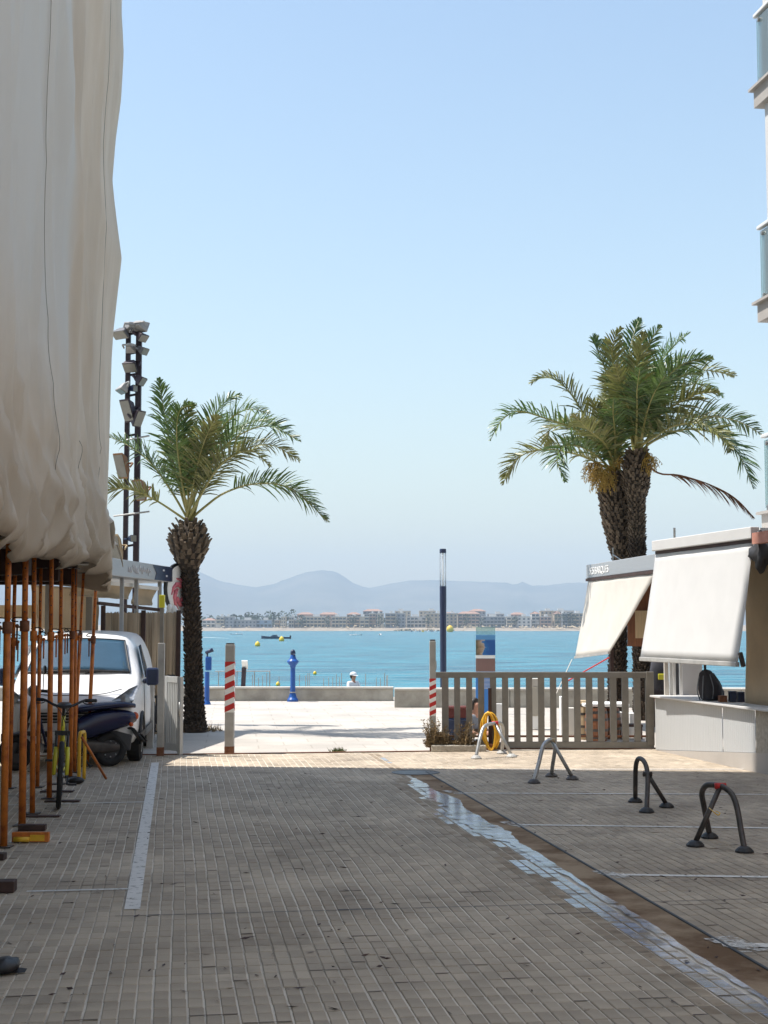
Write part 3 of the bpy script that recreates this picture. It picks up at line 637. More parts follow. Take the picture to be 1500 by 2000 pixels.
def tarp_pt(Y, z, zb):
    x = fx(Y); w = max(0, min(1, (Y-15.2)/3.3)); w = w*w*(3-2*w)
    py = 1225 - (z-1.8)*F/18.5
    x += w*(lerp_tab(sil, py)-212)*18.5/F
    a = .6 + .4*mnoise.noise((Y*.3, z*.15, 2))
    k = (1-w*.75)
    x += k*a*(.030*math.sin(Y*3.6 + .5*mnoise.noise((0,z*.3,0))) + .018*math.sin(Y*8.7 + z*.15))
    x += k*.075*mnoise.noise((Y*.75, z*.17, 5)) + k*.03*mnoise.noise((Y*1.9, z*.6, 9))
    rdg = 1-abs(mnoise.noise((Y*1.25 + .12*z, z*.13, 41))); x += k*.06*rdg**6
    rdg = 1-abs(mnoise.noise((Y*2.6 - .25*z, z*.22, 47))); x += k*.035*rdg**5
    d = Y - (13.0 + .42*(9.0-z)); x += k*.075*math.exp(-(d/.35)**2)*max(0, min(1, (z-2.8)/2))      # long slanting fold
    d = Y - (15.6 + .28*(10.0-z)); x += k*.06*math.exp(-(d/.22)**2)*max(0, min(1, (z-4)/2))
    h = z - zb
    if h < 2.0:
        q = 1 - h/2.0; kk = 1 - .75*max(0, min(1, (Y-17.0)/1.2))
        x += kk*.11*q*mnoise.noise((Y*.75 + .35*h, h*.30, 13)) + kk*.05*q*mnoise.noise((Y*2.4 - .7*h, h*.55, 17))
        rdg = 1-abs(mnoise.noise((Y*1.15 + .75*h, h*.35, 51))); x += kk*.15*q*rdg**7
        rdg = 1-abs(mnoise.noise((Y*2.1 - 1.1*h, h*.5, 57))); x += kk*.10*q*rdg**6
        rdg = 1-abs(mnoise.noise((Y*4.6 + .9*h, h*.9, 61))); x += .032*q*rdg**5
        if h < .95:
            b2_ = math.sin(math.pi*h/.95); x += kk*b2_*(.11*max(0, mnoise.noise((Y*.95, .4, 3)) + .3) + .05*mnoise.noise((Y*3.3 + h*1.5, h*1.6, 71)))
        if h < .14: x -= .10*(1-h/.14)**2                      # tucked under at the hem
    if Y > 15.5: x = min(x, (lerp_tab(sil, py) + 0 + (18.5-Y)*2 - 750)/F*Y)
    yy = Y + .03*mnoise.noise((Y, z*.4, 31))
    return Vector((x, yy, z))
NS, zlev = 420, []
z = 0.0
while z < TOPZ-2.4:
    zlev.append(z); z += .035 if z < 2.2 else .09 if z < 8 else .2
zlev.append(TOPZ-2.4)
rows = []; uvs = []
for h in zlev:
    r = []; ru = []
    for i in range(NS+1):
        Y = 4 + 14.5*i/NS; zb = lerp_tab(bot, Y) - .10*abs(math.sin(Y*2.3+.6*math.sin(Y)))**3 + .05*mnoise.noise((Y*1.9,0,0)) + .03; zz = zb + h*(TOPZ-zb)/(TOPZ-2.4)
        r.append(tarp_pt(Y, zz, zb)); ru.append((i/NS, (zz-2.4)/18))
    e = r[-1]                                                    # wraps round the far corner
    for k, (dx, dy) in enumerate(((-.10,.10),(-.35,.17),(-.8,.15),(-1.6,.18),(-3.0,.15))):
        r.append(e + Vector((dx, dy + .03*mnoise.noise((dx*2, e.z*.5, 0)), .05*k if h < .1 else 0))); ru.append((1.0, ru[-1][1]))
    rows.append(r); uvs.append(ru)
tp_root = thing('scaffold_sheeting', (fx(14), 14, 2.4), 'beige and grey sheeting draped over the scaffold, billowing at its bottom edge', 'tarpaulin')
m = MB(); m.grid(rows); n_ = len(rows[0])
so_ = m.build('sheet', M['tarp'], tp_root, smooth=True)
flat = [u_ for ru in uvs for u_ in ru]; ul = so_.data.uv_layers.new(name='UVMap')
for lp in so_.data.loops: ul.data[lp.index].uv = flat[lp.vertex_index]
d_ = so_.modifiers.new('solid', 'SOLIDIFY'); d_.thickness = .004
M['rope'] = mat('rope', (.26,.23,.19), .9)
for Y0 in (12.75, 14.85, 16.9):
    m = MB(); m.tube([tarp_pt(Y0 + .015*mnoise.noise((0,z_*2,Y0)), z_, 2.4) + Vector((.02,-.01,0)) for z_ in [3.2 + .06*k for k in range(240)]], .003, 5); m.build('lacing', M['rope'], tp_root, smooth=True)
a = tarp_pt(17.1, 3.0, 2.36); m = MB(); m.grid([[a + Vector((.06+.03*math.sin(k), -.3+.09*k, .16-.05*k + .03*j*math.sin(k*1.3))) + Vector((.02*j,0,-.05*j)) for k in range(9)] for j in range(4)]); m.build('loose_flap', M['cream'], tp_root, smooth=True, solid=.01)
sc_root = thing('scaffold', (-4.5, 12, 2.5), 'dark scaffold deck of planks and tubes under the sheeting', 'scaffold')
for k in range(12):
    x0 = -3.62 - k*.27; m = MB(); m.bar((x0 - fx(11.2)+fx(5), 5, 2.66), (x0 - fx(11.2)+fx(18.1), 18.1, 2.66), .25, .04); m.build('plank', M['darkwood'], sc_root)
for yy in (7, 9, 11, 13, 15, 17, 18):
    m = MB(); m.tube([(fx(yy)-.2,yy,2.6),(-7.4,yy,2.6)], .024, 8); m.build('tube', M['steel'], sc_root, smooth=True)

for yy in (9.4, 12.2, 14.6, 16.6, 18.0):  # dark beams added to give the deep shade band under the deck
    m = MB(); m.bar((fx(yy)-.35,yy,2.46),(-7.5,yy,2.46), .12, .26); m.build('beam', M['darkwood'], sc_root)
# ------------------------------------------------------------------ adjustable steel props
def prop(bx, by, tx, ty, collar_y, r, label, lean=0.0, handle=1):
    base = G(bx, by); top = P(tx, ty, base.y + lean)
    if top.z < 2.45: top = base + (top-base)*((2.55)/(top.z))
    root = thing('steel_prop', base, label, 'steel prop', 'orange steel props under the scaffold')
    L_ = (top-base); zc = P(bx, collar_y, base.y).z; t = zc/top.z; mid = base + L_*t
    M0 = Matrix.Identity(4)
    m = MB(); m.tube([base+Vector((0,0,.008)), mid], r, 14); m.build('outer_tube', M['orange'], root, smooth=True)
    m = MB(); m.tube([mid - L_*.02, top], r*.82, 14); m.build('inner_tube', M['orange'], root, smooth=True)
    m = MB()
    for k in range(int((top.z-zc)/.1)):
        p = mid + L_.normalized()*(.08+.1*k); a = Vector((-p.x, -p.y, 0)).normalized(); m.tube([p - a*(r*.835) , p + a*(r*.835)], .008, 6)
    if m.v: tag(m.build('pin_holes', M['dark'], root), kind='stuff')
    d = L_.normalized(); m = MB(); m.tube([mid - d*.10, mid - d*.095, mid - d*.005, mid], [r*1.1, r*1.35, r*1.35, r*1.05], 14); m.build('collar', M['rust'] if handle == 2 else M['orange'], root, smooth=True)
    m = MB(); h0 = mid + d*.02; sd = Vector((1,0,0)) if handle != 2 else Vector((-1,0,0))
    m.tube(smoothpts([h0 - sd*r, h0 + sd*(r*2.2) + Vector((0,-.02,.01)), h0 + sd*(r*3.6) + Vector((0,0,-.02)), h0 + sd*(r*2.0) + Vector((0,.03,-.03))], 5), .006, 6); m.build('locking_pin', M['black'], root, smooth=True)
    m = MB(); q_ = mid - d*.06 + sd*(r*2.1); m.tube([q_ + Vector((0,0,.015)), q_ - Vector((0,0,.21))], [.010,.008], 6); m.ball(q_ + Vector((0,0,.01)), .02, 4); m.bar(mid - d*.06, q_, .016, .016); m.build('lever', M['orange'] if handle != 2 else M['rust'], root, smooth=True)
    m = MB(); m.box(base+Vector((0,0,.0085)), (.14,.14,.008)); m.build('base_plate', M['dark_steel'], root)
    m = MB(); m.box(top+Vector((0,0,.004)), (.13,.13,.008)); m.build('top_plate', M['dark_steel'], root)
    return root
props = [
 (7,1655, 17,1060, 1214, .030, 'orange prop nearest the camera, at the left edge', 0, 2),
 (43,1613, 50,1085, 1212, .033, 'thick orange prop with dark collar, second from the left edge in front', 0, 2),
 (63,1590, 67,1085, 1232, .026, 'orange prop right of the thick dark-collared prop', 0, 1),
 (18,1540, 30,1100, 1245, .026, 'rear orange prop showing behind the nearest prop at the left edge', 0, 1),
 (73,1538, 80,1110, 1240, .022, 'thin orange prop in the back row beside the scooter mirror', 0, 1),
 (96,1560, 101,1085, 1234, .028, 'orange prop directly left of the bicycle front wheel', 0, 1),
 (115,1532, 120,1085, 1232, .026, 'orange prop rising behind the bicycle handlebar', 0, 1),
 (137,1518, 143,1110, 1232, .027, 'orange prop just right of the bicycle, front one of a close pair', 0, 2),
 (146,1509, 148,1112, 1236, .022, 'orange prop just right of the bicycle, rear one of a close pair', 0, 1),
 (143,1503, 163,1120, 1236, .022, 'slightly leaning thin orange prop in front of the van windscreen', 0, 2),
 (170,1497, 187,1148, 1242, .025, 'rightmost orange prop, leaning, in front of the van windscreen', 0, 2)]
for a_ in props: prop(*a_)
# boards and bases on the ground by the props
def block(name, c, dims, rz, m_, label, cat):
    b = MB(Matrix.Translation(c) @ Matrix.Rotation(rz,4,'Z')); b.box((0,0,dims[2]/2+.004), dims); o = b.build(name, m_, None, bevel=.004); return tag(o, label, cat)
block('wood_block', G(60,1624)+Vector((.0,.06,0)), (.24,.09,.05), R(4), M['darkwood'], 'dark wooden block at the foot of the thick prop', 'wood block')
block('wood_block', G(-2,1742), (.22,.12,.075), R(3), M['darkwood'], 'dark wooden block at the left edge beside the thin white line', 'wood block')
block('wood_block', G(-10,1680), (.16,.10,.05), R(0), M['darkwood'], 'dark block under the prop nearest the camera', 'wood block')
block('wood_plank', G(80,1597)+Vector((0,.05,0)), (.34,.10,.012), R(2), M['darkwood'], 'flat dark plank on the bricks right of the thick prop', 'plank')
block('wood_plank', G(120,1567)+Vector((0,.05,0)), (.36,.11,.012), R(3), M['darkwood'], 'flat dark plank under the bicycle wheel', 'plank')
block('wood_plank', G(112,1547), (.36,.11,.012), R(2), M['darkwood'], 'flat dark plank behind the bicycle wheel', 'plank')
lv = thing('spirit_level', G(58,1645), 'orange and yellow level lying at the foot of the front prop', 'level'); c_ = G(60,1645)
m = MB(); m.box(c_+Vector((0,.0,.045)), (.31,.05,.08)); m.build('beam', M['orange'], lv, bevel=.004)
m = MB(); m.box(c_+Vector((.06,-.027,.04)), (.12,.006,.05)); m.build('label_plate', M['yellow'], lv)
m = MB(); m.tube([c_+Vector((-.13,-.05,.03)), c_+Vector((.0,-.05,.03))], .022, 8); m.build('handle', M['yellow'], lv, smooth=True)
bg = MB(); c_ = G(14,1900); rng = random.Random(2)
bg.ball(c_ + Vector((-.02,0,.035)), .085, 8, (1,1.1,.5)); bg.add([c_+Vector((.02,-.05,.01)), c_+Vector((.095,-.03,.006)), c_+Vector((.10,.0,.02)), c_+Vector((.03,.03,.03))], [(0,1,2,3)])
for i_, v_ in enumerate(bg.v): bg.v[i_] = v_ + Vector((1,1,.4))*(.02*mnoise.noise(v_*25)); bg.v[i_].z = max(.006, bg.v[i_].z)
tag(bg.build('rubbish_bag', M['black'], None, smooth=True), 'crumpled black plastic scrap on the bricks at the lower left', 'rubbish')
# yellow hoop and the leaning orange brace
yh = thing('yellow_hoop', G(157,1525), 'yellow steel hoop standing beside the scooter wheel', 'hoop')
a, b_ = G(154,1525), G(164,1522); hz_ = P(158,1432,a.y).z
m = MB(); m.tube(smoothpts([a, a+Vector((0,0,hz_*.9)), (a+b_)/2+Vector((0,0,hz_)), b_+Vector((0,0,hz_*.9)), b_], 6), .022, 10); m.build('tube', M['yellow'], yh, smooth=True)
br = MB(); br.tube([P(160,1440,16.6), G(207,1523)+Vector((0,0,.015))], .016, 10); tag(br.build('brace_bar', M['orange'], None, smooth=True), 'orange bar leaning from the yellow hoop down to the bricks', 'bar')
sh = MB(); c_ = G(148,1531); sh.ball(c_+Vector((0,0,.04)), .085, 6, (1.2,1,.5)); tag(sh.build('rubber_foot', M['black'], None, smooth=True), 'black rubber foot lying at the base of the yellow hoop', 'foot')

# ------------------------------------------------------------------ apartment building with balconies on the right
C = Vector((4.8,18.9,0)); D = -U
ab = thing('apartment_building', C, 'pale apartment building with glass balconies at the right edge', 'building')
wc = Vector((P(1499,450,18.7).x, 18.7, 0))
m = MB(); m.prism([wc+Vector((0,0,3.3)), wc+D*26+Vector((0,0,3.3)), wc+D*26+V*9+Vector((0,0,3.3)), wc+V*9+Vector((0,0,3.3))], (0,0,16.2)); m.build('wall', M['wall_white'], ab)
rfl = SUN_DIR.reflect(-V)                          # upstairs windows facing the lane
for wi, (px_, py_, ww_, wh_) in enumerate(((285,1602,1.0,1.2),(425,1560,.5,1.1),(572,1584,1.0,1.3),(768,1566,1.0,1.5),(948,1540,.9,1.6))):
    g_ = G(px_, py_); t_ = (wc - g_).dot(V)/(-rfl).dot(V); hit = g_ - rfl*t_; hit = hit - V*.012
    m = MB(); m.prism([hit-U*ww_/2-Vector((0,0,wh_/2)), hit+U*ww_/2-Vector((0,0,wh_/2)), hit+U*ww_/2+Vector((0,0,wh_/2)), hit-U*ww_/2+Vector((0,0,wh_/2))], V*.010); wdw = m.build('window', M['window_glass'], ab)
    for sg in (-1,1):
        m = MB(); e1 = hit + U*sg*(ww_/2+.03); m.bar(e1-Vector((0,0,wh_/2+.06)), e1+Vector((0,0,wh_/2+.06)), .06, .04, U); m.build('frame', M['white'], wdw)
        m = MB(); e1 = hit + Vector((0,0,sg*(wh_/2+.03))); m.bar(e1-U*ww_/2, e1+U*ww_/2, .04, .06); m.build('frame', M['white'], wdw)
m = MB(); w2 = wc + D*1.6 + V*1.2; m.prism([w2, w2+D*24, w2+D*24+V*7, w2+V*7], (0,0,3.29)); m.build('ground_floor_wall', M['brick_red'], ab)
for tipx, tipy in ((1461,181),(1468,597),(1476,1006),(1455,-250)):
    t_ = P(tipx, tipy, 18.9); z0 = t_.z; c_ = Vector((t_.x, 18.9, 0))
    sl_ = MB(); sl_.prism([c_+Vector((0,0,z0)), c_+D*8+Vector((0,0,z0)), c_+D*8+V*1.9+Vector((0,0,z0)), c_+V*1.9+Vector((0,0,z0))], (0,0,.035)); so2 = sl_.build('balcony_slab', M['slab'], ab)
    e_ = c_ + D*.06 + V*.055; m = MB(); hh = .24
    m.prism([e_+Vector((0,0,z0-hh)), e_+D*7.8+Vector((0,0,z0-hh)), e_+D*7.8+V*1.8+Vector((0,0,z0-hh)), e_+V*1.8+Vector((0,0,z0-hh))], (0,0,hh-.002)); m.build('edge_beam', M['slab'], so2)
    for k in range(5):
        a = c_ + D*(.12+k*1.35) + V*.09; b2 = a + D*1.28
        m = MB(); m.prism([a+Vector((0,0,z0+.09)), b2+Vector((0,0,z0+.09)), b2+Vector((0,0,z0+.98)), a+Vector((0,0,z0+.98))], V*.012); m.build('glass_panel', M['balcony_glass'], ab)
        for q_ in (a+D*.10, b2-D*.1):
            m = MB(); m.box(q_+V*.0+Vector((0,0,z0+.075)), (.05,.05,.09)); m.build('clamp', M['steel'], ab, bevel=.006)
            m = MB(); m.lathe([(.001,0),(.028,0),(.028,.03),(.001,.03)], 12, q_+Vector((-.03,0,z0+.93)), Matrix.Rotation(R(90),3,'Y')); m.build('bracket', M['steel'], ab, smooth=False)
    a = c_ + D*.05 + V*.10; m = MB(); m.bar(a+Vector((0,0,z0+1.04)), a+D*7.6+Vector((0,0,z0+1.04)), .07, .05); m.build('handrail', M['white'], ab, bevel=.01)
    a = c_ + D*.1 + V*.10; m = MB(); m.prism([a+Vector((0,0,z0+.09)), a+V*1.6+Vector((0,0,z0+.09)), a+V*1.6+Vector((0,0,z0+.98)), a+Vector((0,0,z0+.98))], U*.012); m.build('glass_panel', M['balcony_glass'], ab)
# ------------------------------------------------------------------ right-hand kiosks
def cloth(name, corners, m_, parent, nu=14, nv=14, sag=.03, seed=0):     # corners: top-left, top-right, bottom-right, bottom-left
    a, b, c, d = [Vector(p) for p in corners]; nrm = (b-a).cross(d-a).normalized(); rows = []
    for j in range(nv+1):
        t = j/nv; l = a+(d-a)*t; r = b+(c-b)*t
        rows.append([l+(r-l)*(i/nu) + nrm*(sag*math.sin(math.pi*t)*(.5+.5*math.sin(math.pi*i/nu)) + sag*.5*mnoise.noise((i*.35, j*.2, seed))) for i in range(nu+1)])
    k = MB(); k.grid(rows); return k.build(name, m_, parent, smooth=True, solid=.006)
K0, K1 = Vector((3.98,21.0,0)), Vector((4.66,18.0,0)); KD = (K1-K0).normalized(); KN = Vector((-KD.y, KD.x, 0))
if KN.x < 0: KN = -KN
kb = thing('beach_kiosk', K0, 'open white kiosk with a large white awning and grey counter', 'kiosk')
m = MB(); a, b_ = K0+Vector((0,0,2.985)), K1+KD*.02+Vector((0,0,2.985)); m.bar(a, b_, .12, .15); m.build('awning_cassette', M['white_canvas'], kb, bevel=.01)
m = MB(); m.bar(K0+KN*.02+Vector((0,0,2.885)), K1+KN*.02+Vector((0,0,2.885)), .05, .045); m.build('slot_shade', M['darkwood'], kb)  # dark strip put in as the shaded slot below the cassette
tl, tr = K0+Vector((0,0,2.86)), K1-KD*.04+Vector((0,0,2.86))
bl_, br_ = P(1251,1283,20.9), P(1441,1293,17.95)
cloth('awning', (tl, tr, br_, bl_), M['white_canvas'], kb, sag=.015, seed=3)
m = MB(); m.bar(bl_+Vector((0,0,-.03)), br_+Vector((0,0,-.03)), .05, .06); m.build('front_bar', M['post_grey'], kb, bevel=.008)
m = MB(); m.bar(br_+Vector((.03,.0,.12)), br_+Vector((.075,.02,-.06)), .05, .05); m.build('bar_end_cap', M['dark_steel'], kb, bevel=.01)
m = MB(); q0, q1 = K0+KN*.08, K1+KN*.08; m.prism([q0+Vector((0,0,3.0)), q1+Vector((0,0,3.0)), q1+KN*2.6+Vector((0,0,3.0)), q0+KN*2.6+Vector((0,0,3.0))], (0,0,.05)); m.build('roof', M['white'], kb)
# counter along the street on a rising plinth, corrugated grey panel, stucco end
A0 = G(1281,1465); B0 = Vector((P(1475,1400,18.06).x, 18.06, 0)); cd = (B0-A0).normalized(); cn = Vector((-cd.y, cd.x, 0))
if cn.x < 0: cn = -cn
SH = .775; PB = .235; LAB = (B0-A0).length
def base_z(t): return .004 + PB*max(0,t)
nrib = 60
for s0, s1 in ((0,.705),(.712,1)):
    k = MB(); n = int(nrib*(s1-s0))*4; rows = [[], []]
    for i in range(n+1):
        t = s0+(s1-s0)*i/n; o_ = .0016*(1 if (i % 4) in (1,2) else -1); p = A0+(B0-A0)*t + cn*o_
        rows[0].append(p+Vector((0,0,base_z(t)+.002))); rows[1].append(p+Vector((0,0,SH-.012)))
    k.grid(rows); k.build('counter_panel', M['panel_grey'], kb, solid=.003)
k = MB(); e1 = B0+cd*1.6; k.prism([A0-cn*.085+Vector((0,0,SH)), B0-cn*.085+Vector((0,0,SH)), e1-cn*.085+Vector((0,0,SH)), e1+cn*.6+Vector((0,0,SH)), A0+cn*.6+Vector((0,0,SH))], (0,0,.028)); k.build('counter_top', M['wall_white'], kb, bevel=.004)
k = MB(); f1 = e1+cd*2; k.add([A0-cn*.012, f1-cn*.012, f1+cn*.8, A0+cn*.8, f1-cn*.012+Vector((0,0,base_z((f1-A0).length/LAB))), f1+cn*.8+Vector((0,0,base_z((f1-A0).length/LAB)))], [(0,1,4),(0,4,5,3),(1,2,5,4),(0,3,2,1),(3,5,2)]); k.build('plinth', M['plinth'], kb)
k = MB(); z_ = base_z(1.02); k.prism([B0+cd*.03-cn*.01+Vector((0,0,z_)), e1-cn*.01+Vector((0,0,z_)), e1+cn*.3+Vector((0,0,z_)), B0+cd*.03+cn*.3+Vector((0,0,z_))], (0,0,SH-.004-z_)); k.build('end_wall', M['stucco'], kb)
k = MB(); k.box(A0+cn*.06+Vector((-.03,.02,SH/2)), (.03,.1,SH-.01)); k.build('corner_post', M['dark_steel'], kb)
def upright(px, w, y, z0, z1, m_, name, par):
    c_ = P(px, 1300, y); k = MB(); k.box((c_.x, y, (z0+z1)/2), (w*y/F, .06, z1-z0)); return k.build(name, m_, par)
upright(1301,8,21.25,.78,2.95,M['cream'],'post',kb); upright(1310,6,21.28,.78,2.95,M['white'],'window_frame',kb); upright(1316,5,21.22,.78,2.95,M['white'],'window_frame',kb); upright(1322,6,21.5,.78,2.95,M['dark'],'window_gap',kb); upright(1329,5,21.2,.78,2.95,M['white'],'window_frame',kb)
k = MB(); c0, c1 = P(1333,1330,21.3), P(1372,1330,21.6); k.prism([(c0.x,21.3,.78),(c1.x,21.6,.78),(c1.x,21.6,2.9),(c0.x,21.3,2.9)], (.0,.03,0)); k.build('partition', M['wall_white'], kb)
ca, cb = P(1452,1100,18.9), P(1600,1100,16.9)
cloth('canvas_blind', ((ca.x,18.9,2.75),(cb.x,16.9,2.75),(cb.x,16.9,.81),(ca.x-.01,18.9,.81)), M['beige_canvas'], kb, sag=.05, seed=8)
k = MB(); k.bar((ca.x,18.9,2.8),(cb.x,16.9,2.8),.08,.1); k.build('blind_roller', M['darkwood'], kb)
k = MB(); k.bar(P(1476,1052,17.9), P(1476,1052,17.9)+D*1.6, .10,.14); k.build('eaves_board', M['brick_red'], kb)
# dark bundle hanging by the cassette end
bm_ = MB(); c_ = P(1487,1078,18.0); bm_.ball(c_, .14, 9, (.85,1.0,1.5))
for i_, v_ in enumerate(bm_.v): bm_.v[i_] = v_ + (v_-c_)*(.9*mnoise.noise(v_*9))
bm_.tube([c_+Vector((0,0,.1)), K1+KN*.12+Vector((0,0,2.93))], .008, 6)
tag(bm_.build('net_bundle', M['dark'], None, smooth=True), 'dark folded net bundle hung at the right end of the white awning', 'net')
# wrapped gear and boxes on the counter
ct = Vector((0,19.7,0)); zt = SH+.03
wr = thing('wrapped_gear', ct+Vector((0,0,zt)), 'tall dark gear bag leaning on the kiosk counter', 'bag')
c_ = P(1392,1340,ct.y); prof_ = [(.02,0),(.16,.0),(.17,.08),(.15,.2),(.12,.31),(.08,.40),(.03,.43)]
k = MB(Matrix.Translation(Vector((c_.x,ct.y,zt))) @ Matrix.Rotation(R(-14),4,'Y')); k.lathe(prof_, 18)
for i_, v_ in enumerate(k.v): k.v[i_] = v_ + Vector((1,1,0))*(.05*mnoise.noise(v_*11)); k.v[i_].z = max(zt+.002, k.v[i_].z)
k.build('bag_body', M['cloth_dark'], wr, smooth=True)
k = MB(Matrix.Translation(Vector((c_.x,ct.y,zt))) @ Matrix.Rotation(R(-14),4,'Y'))
for q_ in range(7):
    a_ = q_*.9; k.tube(smoothpts([Vector((.17*math.cos(a_),.17*math.sin(a_),.04)), Vector((.17*math.cos(a_+.3),.17*math.sin(a_+.3),.18)), Vector((.10*math.cos(a_+.5),.10*math.sin(a_+.5),.36))],4), .008, 5)
k.build('strap', M['cloth_grey'], wr, smooth=True)
k = MB(); k.tube([Vector((c_.x-.10,ct.y,zt+.3)), Vector((c_.x-.10,ct.y,zt+.56))], .018, 8); k.build('handle', M['black'], wr, smooth=True)
for px, w_, h_, m_, lab in ((1430,.085,.13,M['navy'],'navy box on the kiosk counter, left of two'), (1446,.085,.12,M['navy'],'navy box on the kiosk counter, right of two'), (1411,.10,.07,M['barrel'],'small brown box on the counter beside the gear bag')):
    yy_ = 19.3; c_ = P(px, 1340, yy_); k = MB(); zz = SH+.03; k.box((c_.x, yy_, zz+h_/2), (w_,.12,h_)); k.box((c_.x, yy_, zz+h_+.008), (w_*1.05,.126,.014)); tag(k.build('counter_box', m_, None, bevel=.006), lab, 'box')

# farther kiosk with lettered fascia
L0, L1 = Vector((3.88,27.5,0)), Vector((4.42,23.2,0)); LD = (L1-L0).normalized(); LN = Vector((-LD.y, LD.x, 0))
if LN.x < 0: LN = -LN
k2 = thing('lettered_kiosk', L0, 'farther kiosk with a grey lettered fascia and cream awning', 'kiosk')
z1, z0 = 2.99, 2.73
k = MB(); k.prism([L0+Vector((0,0,z0)), L1+Vector((0,0,z0)), L1+LN*2.6+Vector((0,0,z0)), L0+LN*2.6+Vector((0,0,z0))], (0,0,z1-z0)); k.build('fascia', M['fascia'], k2, bevel=.01)
text_obj('SES BARQUES', .19, face_frame(L0-LN*.004+LD*.25+Vector((0,0,z0+.065)), LD, (0,0,1)), M['letter'], k2, sx=1.12)['kind'] = 'stuff'
k = MB(); k.bar(L0-LN*.0+LD*.05+Vector((0,0,z0-.03)), L1+Vector((0,0,z0-.03)), .06,.05); k.build('awning_rail', M['darkwood'], k2)
w0, w1, w2_, w3 = L0+LD*.15+Vector((0,0,z0-.02)), L1+Vector((0,0,z0-.03)), P(1190,1275,25.0), P(1123,1284,27.2)
cloth('awning', (w0, w1, w2_, w3), M['cream'], k2, sag=.02, seed=5)
k = MB(); k.bar(w3, w2_, .04,.04); k.build('front_bar', M['post_grey'], k2)
k = MB(); k.tube([P(1190,1284,24.9), P(1100,1335,25.6)], .012, 6); k.build('awning_arm', M['red'], k2)
k = MB(); k.tube([P(1117,1288,27.0), P(1075,1380,25.4)], .008, 6); k.build('rope', M['cream'], k2)
k = MB(); a = L0+LN*.5+LD*.1; k.tube([a+Vector((0,0,z1)), a+Vector((0,0,z1+.33))], .012, 6); k.tube([a+Vector((0,0,z1+.2)), a+LD*.8+Vector((0,0,z1+.01))], .01, 6); k.build('roof_bracket', M['steel'], k2)
k = MB(); a = L1+LN*.3; k.tube([a+Vector((0,0,z1)), a+Vector((0,0,z1+.42))], .02, 6); k.build('roof_post', M['steel'], k2)
for px, y in ((1195,27.2),(1275,26.2)): upright(px,7,y,0,z0,M['darkwood'],'post',k2)
k = MB(); a, b_ = P(1225,1180,26.6), P(1300,1180,25.8); k.prism([(a.x,26.6,1.45),(b_.x,25.8,1.45),(b_.x,25.8,2.7),(a.x,26.6,2.7)], (0,.03,0)); k.build('side_panel', M['barrel'], k2)
k = MB(); a, b_ = P(1240,1180,26.3), P(1300,1180,25.7); k.prism([(a.x,26.3,1.6),(b_.x,25.7,1.6),(b_.x,25.7,2.1),(a.x,26.3,2.1)], (0,-.03,0)); k.build('menu_board', M['palewood'], k2)

# ------------------------------------------------------------------ sliding gate (18 slats) and striped posts
GY = G(1060,1463).y
gt = thing('sliding_gate', (P(1060,1463,GY).x, GY, 0), 'grey metal sliding gate of upright slats, closed beside the kiosk', 'gate')
def gbox(px0, px1, py0, py1, y, th, name, m_, par, bevel=.004):
    a, b_ = P(px0,py1,y), P(px1,py0,y); k = MB(); k.box(((a.x+b_.x)/2, y, (a.z+b_.z)/2), (b_.x-a.x, th, b_.z-a.z)); return k.build(name, m_, par, bevel=bevel)
gbox(843,1272,1312.5,1324,GY,.06,'top_rail',M['grey_paint'],gt); gbox(990,1277,1448.5,1461,GY,.07,'bottom_rail',M['grey_paint'],gt); gbox(864,989.5,1449.5,1460,GY,.065,'bottom_rail',M['grey_paint'],gt)
gbox(866,1270,1436,1440,GY+.02,.02,'middle_rail',M['rust'],gt,0)
for k_ in range(18):
    x = 869.5 + k_*23.45; w = 5.6 if k_ not in (0,17) else 6.4
    gbox(x-w, x+w, 1323.8, 1449, GY-.004*(k_ % 2), .045, 'slat', M['grey_paint'], gt, .003)
gbox(1264,1276,1312,1455,GY-.02,.07,'end_post',M['grey_paint'],gt)
k = MB(); k.box((P(1060,1463,GY).x+.2, GY, .012), (3.3,.05,.02)); k.build('track', M['rust'], gt)
